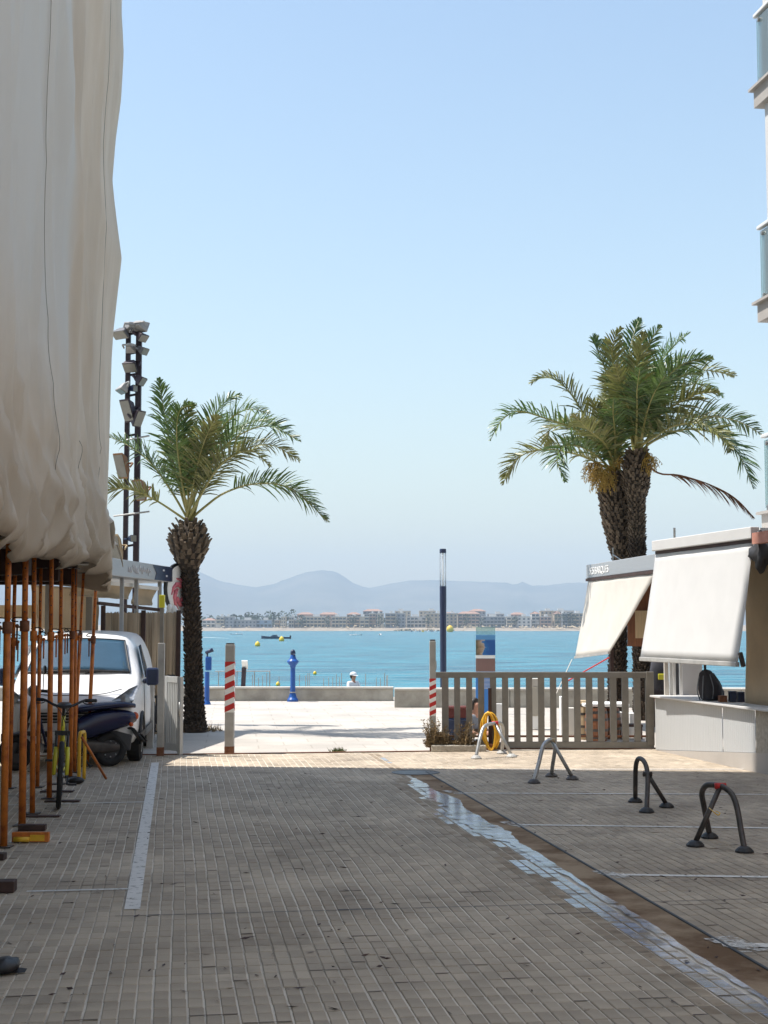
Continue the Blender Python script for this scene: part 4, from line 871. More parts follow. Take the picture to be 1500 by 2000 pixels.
def striped_post(px, py, top, w, lab, y0, y1, plain_top):
    b0 = G(px, py); y = b0.y; root = thing('striped_post', b0, lab, 'post', 'red and white striped gate posts'); ww = w*y/F
    zt = P(px, top, y).z; k = MB(); k.box(b0+Vector((0,0,zt/2)), (ww,ww,zt)); k.build('shaft', M['post_grey'], root, bevel=.006)
    k = MB(); k.box(b0+Vector((0,0,zt+.012)), (ww*.86,ww*.86,.022)); k.build('cap', M['dark_steel'], root, bevel=.004)
    za, zb = P(px,y1,y).z, P(px,y0,y).z; n = 9; h = (zb-za)/n; e = ww/2+.003; sl_ = h*.75
    wh, rd = MB(), MB()
    for i in range(n):
        m_ = rd if i % 2 == 0 else wh; z_ = za+i*h
        def cl(z): return max(za, min(zb, z))
        for (p, q) in (((-e,-e),(e,-e)),((e,-e),(e,e)),((e,e),(-e,e)),((-e,e),(-e,-e))):
            lo = [cl(z_), cl(z_+sl_)]; hi = [cl(z_+h), cl(z_+h+sl_)]
            if p[1] == q[1] == e or (p[0] == q[0] == e): lo, hi = [cl(z_+sl_), cl(z_+sl_*.2)], [cl(z_+h+sl_), cl(z_+h+sl_*.2)]
            if hi[0]-lo[0] < 1e-4 and hi[1]-lo[1] < 1e-4: continue
            m_.add([b0+Vector((p[0],p[1],lo[0])), b0+Vector((q[0],q[1],lo[1])), b0+Vector((q[0],q[1],hi[1])), b0+Vector((p[0],p[1],hi[0]))], [(0,1,2,3)])
    rest = MB(); rest.box(b0+Vector((0,0,(za+zb)/2)), (ww+.003,ww+.003,zb-za)); rest.build('white_band', M['letter'], root)
    rd.build('red_stripe', M['red'], root)
    k = MB(); k.box(b0+Vector((0,0,.05)), (ww*1.01,ww*1.01,.1)); k.build('rusty_foot', M['rust'], root)
striped_post(448,1471,1259,17.5,'grey post with red and white stripes standing alone left of the opening',1292,1391,1)
striped_post(845.5,1466,1252,12.0,'red and white striped post at the left end of the sliding gate',1325,1398,1)
k = MB(); c_ = P(846,1299,GY-.08); k.box(c_, (.10,.06,.13)); tag(k.build('gate_sensor', M['post_grey'], None, bevel=.01), 'small grey sensor box on the post at the end of the sliding gate', 'sensor box')
k = MB(); a, b_ = uv(20.75,-3.2,.006), uv(20.75,3.9,.006); k.bar(a, b_, .03,.012); tag(k.build('gate_rail', M['rust']), kind='structure')
# open gate leaf and posts on the left
lf = thing('open_gate_leaf', G(337,1473), 'light grey metal gate leaf standing open beside the palm', 'gate'); y0_, y1_ = 20.4, 20.75
M['gate_light'] = mat('gate_light_grey', (.50,.50,.48), .55, var=.06)
def quadbox(pa, pb, za, zb, th, name, m_, par):
    d = (pb-pa).normalized(); n_ = Vector((-d.y,d.x,0))*th/2; k = MB(); k.prism([pa-n_+Vector((0,0,za)), pb-n_+Vector((0,0,za)), pb+n_+Vector((0,0,za)), pa+n_+Vector((0,0,za))], (0,0,zb-za)); return k.build(name, m_, par, bevel=.003)
pa, pb = P(322,1470,20.7), P(354,1475,20.3); pa.z = pb.z = 0; zt = P(337,1321,20.5).z
quadbox(pa, pa+(pb-pa)*.16, .05, zt, .04, 'stile', M['gate_light'], lf); quadbox(pa+(pb-pa)*.84, pb, .02, zt, .05, 'stile', M['gate_light'], lf)
quadbox(pa+(pb-pa)*.161, pa+(pb-pa)*.839, zt-.09, zt-.002, .035, 'rail', M['gate_light'], lf); quadbox(pa+(pb-pa)*.161, pa+(pb-pa)*.839, .06, .16, .035, 'rail', M['gate_light'], lf)
for i in range(6): t = .2+.105*i; quadbox(pa+(pb-pa)*t, pa+(pb-pa)*(t+.055), .161, zt-.091, .03, 'slat', M['gate_light'], lf)
k = MB(); a = pa+(pb-pa)*.9; k.tube([a+Vector((0,-.06,.55)), a+Vector((0,-.06,.75))], .012, 6); k.build('handle', M['steel'], lf, smooth=True)
gp = thing('gate_post', G(313,1476), 'tall grey gate post with a yellow topped pole beside the open leaf', 'post'); b0 = G(313,1476)
k = MB(); zt = P(313,1256,b0.y).z; k.box(b0+Vector((0,0,zt/2)), (.09,.09,zt)); k.build('shaft', M['post_grey'], gp, bevel=.006)
k = MB(); zz = P(313,1162,b0.y).z; k.box(b0+Vector((0,0,(zt+zz)/2)), (.05,.05,zz-zt)); k.build('pole', M['grey_paint'], gp)
k = MB(); k.box(b0+Vector((0,-.002,zz-.09)), (.075,.08,.18)); k.build('yellow_reflector', M['lime'], gp, bevel=.006)
k = MB(); k.box(b0+Vector((0,0,.06)), (.094,.094,.12)); k.build('rusty_foot', M['rust'], gp)
k = MB(); c_ = P(293,1468,21.6); c_.z = 0; zt = P(293,1325,21.6).z; k.box(c_+Vector((0,0,zt/2)), (.10,.08,zt)); k.box(c_+Vector((0,0,zt+.01)), (.12,.10,.02)); tag(k.build('gate_post', M['post_grey'], None, bevel=.006), 'short grey post between the van and the tall gate post', 'post')
# ------------------------------------------------------------------ palms
def frond(parent, pts, seed, lm, ll=.42, pairs=58, petiole=.22, width=.026, droop=.35, vee=.5, dry=False, rr0=.022):
    rg = random.Random(seed); c = smoothpts(pts, 12); n = len(c)
    cum = [0.0]
    for a, b in zip(c, c[1:]): cum.append(cum[-1] + (b-a).length)
    Lt = cum[-1]
    def at(s):
        d = s*Lt
        for i in range(n-1):
            if cum[i+1] >= d:
                t = (d-cum[i])/max(1e-6, cum[i+1]-cum[i]); return c[i].lerp(c[i+1], t), (c[i+1]-c[i]).normalized()
        return c[-1], (c[-1]-c[-2]).normalized()
    m = MB(); m.cur = 1
    m.tube([at(i/24)[0] for i in range(25)], [rr0*(1-.88*i/24)+.002 for i in range(25)], 6)
    m.cur = 0
    roll = rg.uniform(-.5,.5)
    for k in range(pairs):
        s = petiole + (1-petiole)*(k+rg.uniform(-.3,.3))/pairs; s = max(petiole*.9, min(.995, s)); p, T = at(s)
        S = T.cross(Vector((0,0,1)))
        if S.length < .15: S = T.cross(Vector((0,1,0)))
        S.normalize(); S = Matrix.Rotation(roll + rg.gauss(0,.45), 3, T) @ S; Nn = S.cross(T).normalized()
        if Nn.z < -.2: Nn = -Nn
        q = (s-petiole)/(1-petiole); l = ll*(math.sin(math.pi*min(.985, .22+.775*q))**.75)*rg.uniform(.85,1.12); fw = .55 + .75*q
        for sd in (-1, 1):
            if rg.random() < .05: continue
            d = (S*sd*rg.uniform(.85,1.1) + T*(fw+rg.uniform(-.15,.15)) + Nn*(vee+rg.uniform(-.2,.25))).normalized()
            dn = Vector((0,0,-1))*droop*rg.uniform(.5,1.4)
            if dry: d = (T*1.2 + S*sd*.3 + Vector((0,0,-.45))).normalized()
            W = d.cross(Nn); 
            if W.length < .05: W = T.copy()
            W.normalize(); W = (Matrix.Rotation(rg.uniform(-.6,.6), 3, d) @ W)*width*.5
            p1 = p + d*l*.45; p2 = p + d*l*.8 + dn*l*.22; p3 = p + d*l*1.0 + dn*l*.55
            m.add([p-W*.6, p+W*.6, p1-W, p1+W, p2-W*.6, p2+W*.6, p3], [(0,1,3,2),(2,3,5,4),(4,5,6)])
    return m.build('frond', [lm, M['rachis'] if not dry else M['leaf_dry']], parent)
def palm_trunk(parent, axis, rad, boot0, boot1, bootsz, seed, dark_z, ring=.085):
    rg = random.Random(seed); pts = smoothpts(axis, 10); zs = [p.z for p in pts]
    m = MB(); m.tube(pts, [lerp_tab(rad, p.z)*(1+.04*mnoise.noise((p.z*4,seed,0))) for p in pts], 18); m.build('trunk', M['bark'], parent, smooth=True)
    def axp(z):
        for a, b in zip(pts, pts[1:]):
            if b.z >= z: return a.lerp(b, (z-a.z)/max(1e-6, b.z-a.z))
        return pts[-1].copy()
    m = MB(); z = boot0; row = 0
    while z < boot1:
        m.cur = 1 if z < dark_z else 0
        r = lerp_tab(rad, z); big = lerp_tab(bootsz, z); w = .10*big; n = max(7, int(2*math.pi*r/(w*1.05)))
        for k in range(n):
            a = 2*math.pi*(k+.5*(row % 2))/n + rg.uniform(-.12,.12); zz = z + rg.uniform(-.02,.02); c = axp(zz); o = Vector((math.cos(a), math.sin(a), 0)); t = Vector((-o.y, o.x, 0))
            ww = w*rg.uniform(.7,1.1)*.5; h = .10*big*rg.uniform(.8,1.3); out = .055*big*rg.uniform(.5,1.4)
            rr_ = lerp_tab(rad, zz); b0 = c + o*(rr_-.02)
            up = Vector((0,0,1))
            vs = [b0 - t*ww, b0 + t*ww, b0 + o*.03 + t*ww*.9, b0 + o*.03 - t*ww*.9,
                  b0 + o*(out+.01) + up*h - t*ww*.55, b0 + o*(out+.01) + up*h + t*ww*.55, b0 + o*(out+.035) + up*h*.9 + t*ww*.5, b0 + o*(out+.035) + up*h*.9 - t*ww*.5]
            m.add(vs, [(0,3,2,1),(4,5,6,7),(0,1,5,4),(3,7,6,2),(1,2,6,5),(0,4,7,3)])
        z += ring*lerp_tab(bootsz, z)*.9; row += 1
    tag(m.build('leaf_bases', [M['boot'], M['boot_dark']], parent), kind='stuff')
def pxpath(base, pts, Y):
    return [base] + [P(x, y, Y + dy) for (x, y, dy) in pts]
# --- left palm
YL = G(378,1428).y
pl = thing('palm_tree', G(378,1428), 'single palm with a swollen crown base at the left of the opening', 'palm tree')
ax = [G(380,1430)+Vector((0,0,-.05)), P(378,1320,YL), P(375,1200,YL), P(370,1110,YL), P(369,1060,YL), P(370,1018,YL)]
zt = [p.z for p in ax]
rad = [(0,.22),(.15,.165),(.6,.135),(2.0,.125),(zt[3]-.05,.12),(zt[3]+.05,.19),(zt[4]-.16,.30),(zt[4]-.02,.325),(zt[4]+.14,.27),(zt[4]+.27,.19),(zt[5],.10)]
palm_trunk(pl, ax, rad, .05, zt[5]-.02, [(0,.55),(zt[3]-.1,.6),(zt[3]+.1,1.1),(zt[5],1.15)], 4, zt[3]-.02)
LB = P(370,1022,YL)
lf_ = [([(345,930,0),(325,830,.1),(310,738,.3)],0,.52), ([(352,920,-.4),(345,850,-.7),(352,800,-.9),(385,790,-1.0)],0,.47), ([(372,930,.3),(374,870,.6),(383,822,.8)],0,.40),
 ([(385,920,.2),(405,840,.3),(440,785,.4),(472,772,.5)],0,.56), ([(395,915,-.3),(430,840,-.7),(480,800,-1.0),(527,808,-1.2)],0,.56), ([(402,920,.3),(440,855,.7),(505,820,1.0),(552,838,1.2)],0,.55),
 ([(405,925,-.2),(450,862,-.5),(520,832,-.7),(587,862,-.9)],0,.56), ([(410,935,.3),(455,888,.6),(525,868,.9),(585,900,1.1)],1,.52), ([(405,945,-.5),(440,900,-1.0),(490,880,-1.3),(528,912,-1.5)],1,.48),
 ([(400,990,-.1),(440,962,-.2),(500,945,-.3),(570,955,-.4),(642,1020,-.5)],0,.47), ([(335,960,.1),(295,905,.3),(250,870,.5),(205,850,.7)],0,.47), ([(340,1000,-.1),(300,975,-.2),(250,955,-.3),(205,958,-.4),(170,985,-.5)],1,.40),
 ([(345,935,.5),(330,880,1.0),(335,850,1.4)],1,.4), ([(362,915,-.2),(358,840,-.5),(372,785,-.9)],1,.48), ([(382,925,-.4),(400,860,-.9),(425,810,-1.3)],1,.48), ([(352,930,.4),(338,860,.6),(328,800,.8)],0,.47), ([(378,930,-.7),(392,890,-1.3),(410,870,-1.8)],0,.38), ([(330,965,-.4),(305,935,-.8),(290,925,-1.2)],1,.36)]
for i, (pp, ol, ll) in enumerate(lf_[:15]):
    b0 = LB + Vector((random.uniform(-.10,.10), random.uniform(-.08,.08), random.uniform(-.04,.06)))
    frond(pl, pxpath(b0, pp, YL), 100+i, M['leaf_olive'] if ol else M['leaf'], ll, pairs=84, petiole=.24 if len(pp) < 5 else .34)
tuft = MB(); rg = random.Random(8)
for k in range(260):
    a = rg.uniform(0,6.28); r_ = rg.uniform(.2,.5); p = G(378,1428)+Vector((math.cos(a)*r_, math.sin(a)*r_*.8, 0)); h = rg.uniform(.04,.16); d = Vector((rg.uniform(-.06,.06),rg.uniform(-.06,.06),h)); w = Vector((rg.uniform(-.012,.012),.004,0))
    tuft.add([p-w, p+w, p+d], [(0,1,2)])
tag(tuft.build('dry_grass', M['dry_shrub']), 'dry grass tuft round the foot of the left palm', 'grass', kind='stuff')
# --- right pair
YA, YB = 28.6, 28.1
pa_ = thing('palm_tree', Vector((P(1208,1300,YA).x,YA,0)), 'left of the two joined palms behind the kiosks, fruit stalks on its crown', 'palm tree', 'pair of palms behind the kiosks')
pb_ = thing('palm_tree', Vector((P(1254,1300,YB).x,YB,0)), 'right of the two joined palms behind the kiosks, taller and straighter', 'palm tree', 'pair of palms behind the kiosks')
ax = [Vector((P(1204,1300,YA).x,YA,-.05)), P(1206,1320,YA), P(1209,1200,YA), P(1213,1100,YA), P(1207,1020,YA), P(1203,960,YA), P(1205,925,YA)]
zt = [p.z for p in ax]
palm_trunk(pa_, ax, [(0,.165),(zt[2],.14),(zt[3],.14),(zt[3]+.45,.235),(zt[4]+.1,.30),(zt[5],.315),(zt[6],.22)], .05, zt[6]-.02, [(0,.6),(zt[3],.6),(zt[3]+.4,.85),(zt[6],.95)], 14, zt[3]+.05)
ax2 = [Vector((P(1256,1300,YB).x,YB,-.05)), P(1256,1320,YB), P(1250,1200,YB), P(1245,1080,YB), P(1243,980,YB), P(1242,920,YB), P(1245,882,YB)]
zt2 = [p.z for p in ax2]
palm_trunk(pb_, ax2, [(0,.18),(zt2[2],.145),(zt2[3],.14),(zt2[4],.145),(zt2[4]+.25,.235),(zt2[5],.25),(zt2[6],.17)], .05, zt2[6]-.02, [(0,.6),(zt2[4],.62),(zt2[6],.9)], 15, zt2[3]+.25)
def cr(x, y): return (940 + x/2.679, 600 + y/2.679)
def crp(l, dys): return [(*cr(x, y), d) for (x, y), d in zip(l, dys)]
BA, BB = P(1207,925,YA), P(1246,886,YB)
fb = [([(730,520),(650,330),(605,215),(590,140)],(.1,.2,.3,.4),0), ([(740,500),(690,300),(690,190),(735,105)],(-.3,-.6,-.9,-1.1),1), ([(780,520),(770,300),(790,170),(830,55)],(.2,.5,.7,.9),0), ([(825,520),(840,320),(880,190),(940,95)],(-.2,-.4,-.6,-.7),0),
 ([(840,540),(890,380),(980,230),(1095,130)],(.3,.7,1.0,1.3),0), ([(860,560),(930,420),(1050,300),(1210,265)],(-.3,-.7,-1.0,-1.3),0), ([(865,570),(970,420),(1130,330),(1335,360)],(.2,.5,.8,1.1),1), ([(865,600),(980,470),(1130,400),(1265,470)],(.5,1.0,1.4,1.7),0),
 ([(870,620),(1000,520),(1130,455),(1240,440)],(-.5,-1.0,-1.4,-1.7),1), ([(900,660),(1040,585),(1200,570),(1350,600),(1475,670)],(.2,.5,.7,.9,1.1),0), ([(900,700),(1060,640),(1220,660),(1340,760),(1425,950)],(-.2,-.4,-.6,-.8,-1.0),0), ([(890,690),(1010,620),(1150,610),(1260,680),(1310,760)],(-.6,-1.1,-1.5,-1.8,-2.0),1),
 ([(780,560),(735,420),(700,300)],(-.7,-1.3,-1.8),1), ([(815,560),(815,430),(830,320)],(-.8,-1.5,-2.0),0), ([(860,580),(900,460),(960,360)],(-.8,-1.4,-1.9),0), ([(800,540),(800,400),(760,260)],(.8,1.4,1.9),0), ([(850,560),(890,430),(930,300)],(.8,1.5,2.0),0),([(760,560),(690,440),(640,350)],(.6,1.1,1.5),1),
 ([(760,540),(700,360),(655,240),(650,170)],(.5,.8,1.0,1.1),0), ([(800,520),(810,330),(830,220),(850,130)],(-.5,-.9,-1.2,-1.4),1), ([(845,550),(900,400),(990,300),(1080,260)],(.1,.2,.3,.4),0), ([(855,570),(940,430),(1040,360),(1160,340)],(-.2,-.4,-.5,-.6),0)]
for i, (l, dys, ol) in enumerate(fb):
    b0 = BB + Vector((random.uniform(-.09,.09), random.uniform(-.08,.08), random.uniform(-.05,.08)))
    frond(pb_, pxpath(b0, crp(l, dys), YB), 300+i, M['leaf_olive'] if ol else M['leaf'], .60, pairs=92, petiole=.16, width=.032, rr0=.027)
frond(pb_, pxpath(BB, crp([(920,865),(1040,880),(1200,930),(1330,1000),(1432,1105)],(-.2,-.4,-.5,-.6,-.7)), YB), 391, M['leaf_dry'], .42, pairs=46, petiole=.3, dry=True)
fa = [([(640,680),(540,560),(440,420),(340,365),(250,400)],(.1,.2,.3,.4,.5),1), ([(620,720),(500,640),(360,590),(200,545),(110,590),(45,700)],(-.2,-.5,-.8,-1.0,-1.2,-1.3),0), ([(600,810),(480,765),(330,745),(190,790),(110,930)],(.1,.2,.3,.4,.5),1), ([(620,790),(520,730),(430,730),(395,800),(440,915)],(-.4,-.8,-1.1,-1.3,-1.5),0),
 ([(630,740),(530,660),(430,620),(350,650),(345,740)],(.3,.7,1.0,1.2,1.4),1), ([(670,680),(620,560),(560,480)],(-.6,-1.1,-1.6),1), ([(690,680),(660,560),(640,450)],(.5,.9,1.3),1), ([(650,720),(560,640),(480,560)],(-.8,-1.5,-2.1),1), ([(700,690),(690,560),(690,480)],(-.8,-1.5,-2.0),0), ([(640,760),(540,710),(440,690)],(.8,1.5,2.1),0)]
for i, (l, dys, ol) in enumerate(fa):
    b0 = BA + Vector((random.uniform(-.10,.10), random.uniform(-.08,.08), random.uniform(-.05,.08)))
    frond(pa_, pxpath(b0, crp(l, dys), YA), 400+i, M['leaf_olive'] if ol else M['leaf'], .54, pairs=84, petiole=.18, width=.032, rr0=.027)
def fruit(parent, base, tip, seed, n=60, ln=.5):
    rg = random.Random(seed); m = MB(); mid = (base+tip)/2 + Vector((0,0,.12)); c = smoothpts([base, mid, tip], 8); m.tube(c, [.018*(1-.5*i/len(c)) for i in range(len(c))], 6)
    for k in range(n):
        p = c[rg.randrange(len(c)*2//3, len(c))]; e = p + Vector((rg.uniform(-.2,.2), rg.uniform(-.2,.2), -rg.uniform(.3,1)*ln)); q = (p+e)/2 + Vector((rg.uniform(-.08,.08), rg.uniform(-.08,.08), .08))
        m.tube(smoothpts([p, q, e], 3), .005, 4)
        for j in range(5): m.ball(p.lerp(e, .3+.15*j) + Vector((rg.uniform(-.03,.03),rg.uniform(-.03,.03),rg.uniform(-.02,.02))), .012, 3)
    m.build('fruit_stalk', M['fruit'], parent)
fruit(pa_, BA, P(*cr(590,850),YA-.4), 1); fruit(pa_, BA, P(*cr(640,860),YA-.6), 2); fruit(pa_, BA, P(*cr(745,790),YA-.5), 3, 40, .25); fruit(pa_, BA, P(*cr(560,820),YA+.1), 4, 50, .4); fruit(pb_, BB, P(*cr(895,800),YB-.3), 5, 40, .4)

# ------------------------------------------------------------------ floodlight mast
YM = 27.0
ms = thing('floodlight_mast', P(256,1412,YM)*1.0, 'twin dark posts carrying a ladder of floodlights behind the left kiosk', 'light mast'); ms.location.z = 0
for px, top in ((246,648),(267,642)):
    a = P(px, 1000, YM); t_ = P(px, top, YM); k = MB(); k.box((a.x, YM, t_.z/2), (.105 if px > 250 else .085, .1, t_.z)); k.build('mast_post', M['mast'], ms)
for y_ in (652,690,732,772,850,1005,1065):
    k = MB(); k.bar(P(246,y_+2,YM), P(268,y_-2,YM), .03,.04); k.build('rung', M['mast'], ms)
for y_, x0, x1 in ((856,243,292),(1004,222,292)):
    k = MB(); k.tube([P(x0,y_+4,YM-.1), P(x1,y_-5,YM-.1)], .018, 6); k.build('cross_bar', M['steel'], ms)
def flood(px, py, w, h, yaw, pitch, m_, dy=-.15, deep=.22):
    w, h, deep = w*.8, h*.85, deep*.8; c = P(px, py, YM+dy); F_ = Matrix.Translation(c) @ Matrix.Rotation(yaw,4,'Z') @ Matrix.Rotation(pitch,4,'X')
    k = MB(F_); w2_, h2 = w/2, h/2; k.add([(-w2_,-deep/2,-h2),(w2_,-deep/2,-h2),(w2_,-deep/2,h2),(-w2_,-deep/2,h2),(-w2_*.45,deep/2,-h2*.5),(w2_*.45,deep/2,-h2*.5),(w2_*.45,deep/2,h2*.5),(-w2_*.45,deep/2,h2*.5)], [(0,1,2,3),(7,6,5,4),(0,4,5,1),(1,5,6,2),(2,6,7,3),(3,7,4,0)])
    o = k.build('floodlight', m_, ms, bevel=.012)
    k = MB(F_); k.box((0,-deep/2-.006,0), (w*.88,.01,h*.84)); k.build('lens', M['lens'], o)
    k = MB(F_); k.bar((-w2_-.02,0,-h2*.2),(-w2_-.02,deep*.6,0),.02,.03); k.bar((w2_+.02,0,-h2*.2),(w2_+.02,deep*.6,0),.02,.03); k.bar((-w2_-.02,deep*.6,0),(w2_+.02,deep*.6,0),.02,.03); k.build('bracket', m_, o)
M['flood_grey'] = mat('flood_grey', (.13,.13,.14), .5, var=.1)
M['flood_white'] = mat('flood_white', (.38,.37,.36), .5, var=.08)
for a_ in ((238,649,.46,.24,R(-35),R(50),M['flood_grey']), (272,636,.42,.26,R(150),R(25),M['flood_white']), (256,637,.30,.26,R(200),R(10),M['flood_white']), (275,656,.30,.2,R(60),R(40),M['mast']), (254,678,.24,.22,R(170),R(15),M['flood_white']), (277,683,.26,.18,R(65),R(30),M['flood_grey']),
           (256,713,.34,.28,R(-12),R(48),M['mast']), (272,741,.30,.22,R(75),R(35),M['mast']), (241,757,.40,.2,R(-60),R(60),M['flood_white']), (257,759,.16,.16,R(60),R(0),M['navy']), (254,800,.34,.54,R(-38),R(22),M['mast']), (266,815,.3,.4,R(60),R(25),M['mast']),
           (241,908,.32,.60,R(-32),R(20),M['wood']), (277,955,.30,.5,R(-30),R(22),M['wood']), (228,1068,.36,.64,R(-25),R(18),M['palewood']), (256,1052,.16,.16,R(40),R(0),M['navy'])): flood(*a_)

# ------------------------------------------------------------------ left kiosk behind the van
kl = thing('snack_kiosk', (-4.0, 23, 0), 'kiosk behind the van with silver fascia, rolled awnings and reed fence', 'kiosk')
Q1 = P(352,1112,25.4); Q0 = P(180,1083.5,20.6); z1 = 2.84; z0 = 2.575
q0, q1 = Vector((Q0.x,Q0.y,0)), Vector((Q1.x,Q1.y,0)); qd = (q1-q0).normalized(); qn = Vector((-qd.y,qd.x,0)); 
if qn.x > 0: qn = -qn
k = MB(); k.prism([q0+Vector((0,0,z0)), q1+Vector((0,0,z0)), q1+qn*3+Vector((0,0,z0)), q0+qn*3+Vector((0,0,z0))], (0,0,z1-z0)); k.build('fascia', M['fascia'], kl, bevel=.01)
pa = q0+(q1-q0)*.64; pb = q0+(q1-q0)*.965; k = MB(); e_ = -qn*.006
k.prism([pa+e_+Vector((0,0,z1-.012)), pb+e_+Vector((0,0,z1-.012)), pb+e_+Vector((0,0,z0+.012)), pa+qd*.12+e_+Vector((0,0,z0+.012)), pa+qd*.22+e_+Vector((0,0,z0+.12))], e_*.6); k.build('dark_sign_panel', M['navy'], kl)
M['pale_print'] = mat('pale_print', (.66,.66,.68), .6)
rg = random.Random(4); k = MB()
for i in range(11):                                            # looping pale script, too small to read
    a = q0+(q1-q0)*(.36+.024*i)+e_*1.2; k.tube(smoothpts([a+Vector((0,0,z0+.06+.1*rg.random())), a+qd*.03+Vector((0,0,z0+.19*rg.uniform(.8,1.15))), a+qd*.07+Vector((0,0,z0+.05+.08*rg.random()))],4), .007, 5)
tag(k.build('script_lettering', M['pale_print'], kl, smooth=True), kind='stuff')
for i, t in enumerate((.76,.80)):
    a = q0+(q1-q0)*t+e_*1.8; k = MB(); k.prism([a+Vector((0,0,z0+.17-.09*i)), a+qd*.10+Vector((0,0,z0+.17-.09*i)), a+qd*.10+Vector((0,0,z0+.20-.09*i)), a+Vector((0,0,z0+.20-.09*i))], e_*.4); k.build('sign_mark', M['pale_print'], kl)
rs_ = MB(); sc_ = P(347,1150,25.1); axm = Matrix.Rotation(R(90),3,'X'); axr = Matrix.Rotation(R(68),3,'Z') @ axm
rs_.lathe([(.001,-.03),(.42,-.03),(.45,-.02),(.45,.02),(.42,.03),(.001,.03)], 28, sc_, axr); o = rs_.build('round_sign', M['black'], kl)
k = MB(); k.lathe([(.001,.031),(.405,.031),(.405,.036),(.001,.036)], 28, sc_, axr); k.lathe([(.001,-.036),(.405,-.036),(.405,-.031),(.001,-.031)], 28, sc_, axr); k.build('sign_face', M['letter'], o)
M['pink'] = mat('pink_print', (.62,.16,.20), .5, var=.25, scale=14)
k = MB()
for sgn in (-1,1):
    for i in range(5):
        pts = [sc_ + axr @ Vector((.28*math.cos(t*.5+i*1.25)*(.4+.15*t), .28*math.sin(t*.5+i*1.25)*(.4+.15*t)-.08, sgn*.042)) for t in range(5)]; k.tube(pts, [.03,.05,.045,.03,.012], 6)
tag(k.build('emblem', M['pink'], o), kind='stuff')
for px, y in ((236,22.6),(264,23.4),(310,24.6),(330,25.0)): upright(px,7,y,0,z0,M['fascia'],'post',kl)
def rolled(pxa, pxb, pya, pyb, ya, yb_, h, seed):
    a, b_ = P(pxa,pya,ya), P(pxb,pyb,yb_); ext = Vector((.0,-.5,-h)); cloth('rolled_awning', (a, b_, b_+ext, a+ext), M['beige_canvas'] if seed > 5 else M['cream'], kl, sag=.06, seed=seed)
    k = MB(); k.bar(a+Vector((0,0,.02)), b_+Vector((0,0,.02)), .10,.06); k.build('awning_bar', M['letter'], kl)
rolled(150,261,1136,1146,21.8,23.6,.22,6); rolled(267,306,1148,1152,23.8,24.6,.28,7)
k = MB(); k.bar(P(192,1178,22.4), P(318,1192,24.2), .06,.05); k.build('fence_rail', M['darkwood'], kl)
for px in (200,279,348): 
    y = 22.6 + (px-200)/150*1.6; upright(px,8,y-.05,0,P(px,1183 if px < 240 else 1192,y).z,M['darkwood'],'fence_post',kl)
rg = random.Random(6)
for pi, (xa, xb) in enumerate(((204,276),(283,345))):
    k = MB(); n = int((xb-xa)/1.7)
    for i in range(n):
        px = xa + (xb-xa)*(i+.5)/n; y = 22.6 + (px-200)/150*1.6 + rg.uniform(-.01,.01); zt_ = P(px, 1196+rg.uniform(-1.5,2), y).z; x = P(px,1196,y).x
        k.tube([(x,y,.05),(x+rg.uniform(-.01,.01),y+rg.uniform(-.01,.01),zt_*.5),(x,y,zt_)], .0085, 5)
    tag(k.build('reed_panel', M['reed'], kl, smooth=True), kind='stuff')
k = MB(); k.prism([(P(206,1300,22.75).x,22.75,.05),(P(345,1300,24.25).x,24.25,.05),(P(345,1300,24.25).x,24.25,1.95),(P(206,1300,22.75).x,22.75,1.95)], (0,.01,0)); k.build('backing_mat', M['reed'], kl)
# folded canvas and boxes seen under the scaffold
cloth('side_canvas', (P(60,1142,24.5), P(190,1150,24.0), P(190,1238,24.0), P(60,1226,24.5)), M['beige_canvas'], kl, sag=.08, seed=12)
for px in (92,172): upright(px,11,23.8,0,2.6,M['grey_paint'],'post',kl)
k = MB(); a = P(-40,1190,23.5); k.box((a.x+.4,23.5,2.05), (1.1,.05,.22)); k.build('sign_board', M['palewood'], kl)
for i, (px, py, lab) in enumerate(((331,1196,'small white figure ornament on the fence top left of the round sign'), (341,1199,'small white ornament on the fence top under the round sign'))):
    c = P(px, py, 24.2); k = MB(); k.lathe([(.05,-.08),(.06,-.02),(.045,.04),(.055,.08),(.02,.14)], 10, c); tag(k.build('fence_ornament', M['letter'], None, smooth=True), lab, 'ornament')
# ------------------------------------------------------------------ sea wall and promenade things
def wall_thing(name, px0, px1, pyb, h, th, lab, capm):
    a, b_ = G(px0, pyb), G(px1, pyb); y = a.y; root = thing(name, ((a.x+b_.x)/2, y, 0), lab, 'wall')
    nb = max(1, int((b_.x-a.x)/2.4)); w = (b_.x-a.x)/nb
    for i in range(nb):
        k = MB(); k.box((a.x+(i+.5)*w, y+th/2, (h-.05)/2), (w-.012, th, h-.05)); k.build('wall_block', M['concrete'], root, bevel=.012)
    for i in range(nb):
        k = MB(); k.box((a.x+(i+.5)*w, y+th/2, h-.025), (w-.008, th+.05, .049)); k.build('coping', M['cap'], root, bevel=.01)
    return y
WY = wall_thing('sea_wall', -400, 769, 1369, .34, .35, 'low weathered concrete sea wall along the promenade, left stretch', 1)
wall_thing('sea_wall', 770, 1900, 1382, .43, .45, 'nearer taller concrete wall block starting left of the sliding gate', 1)
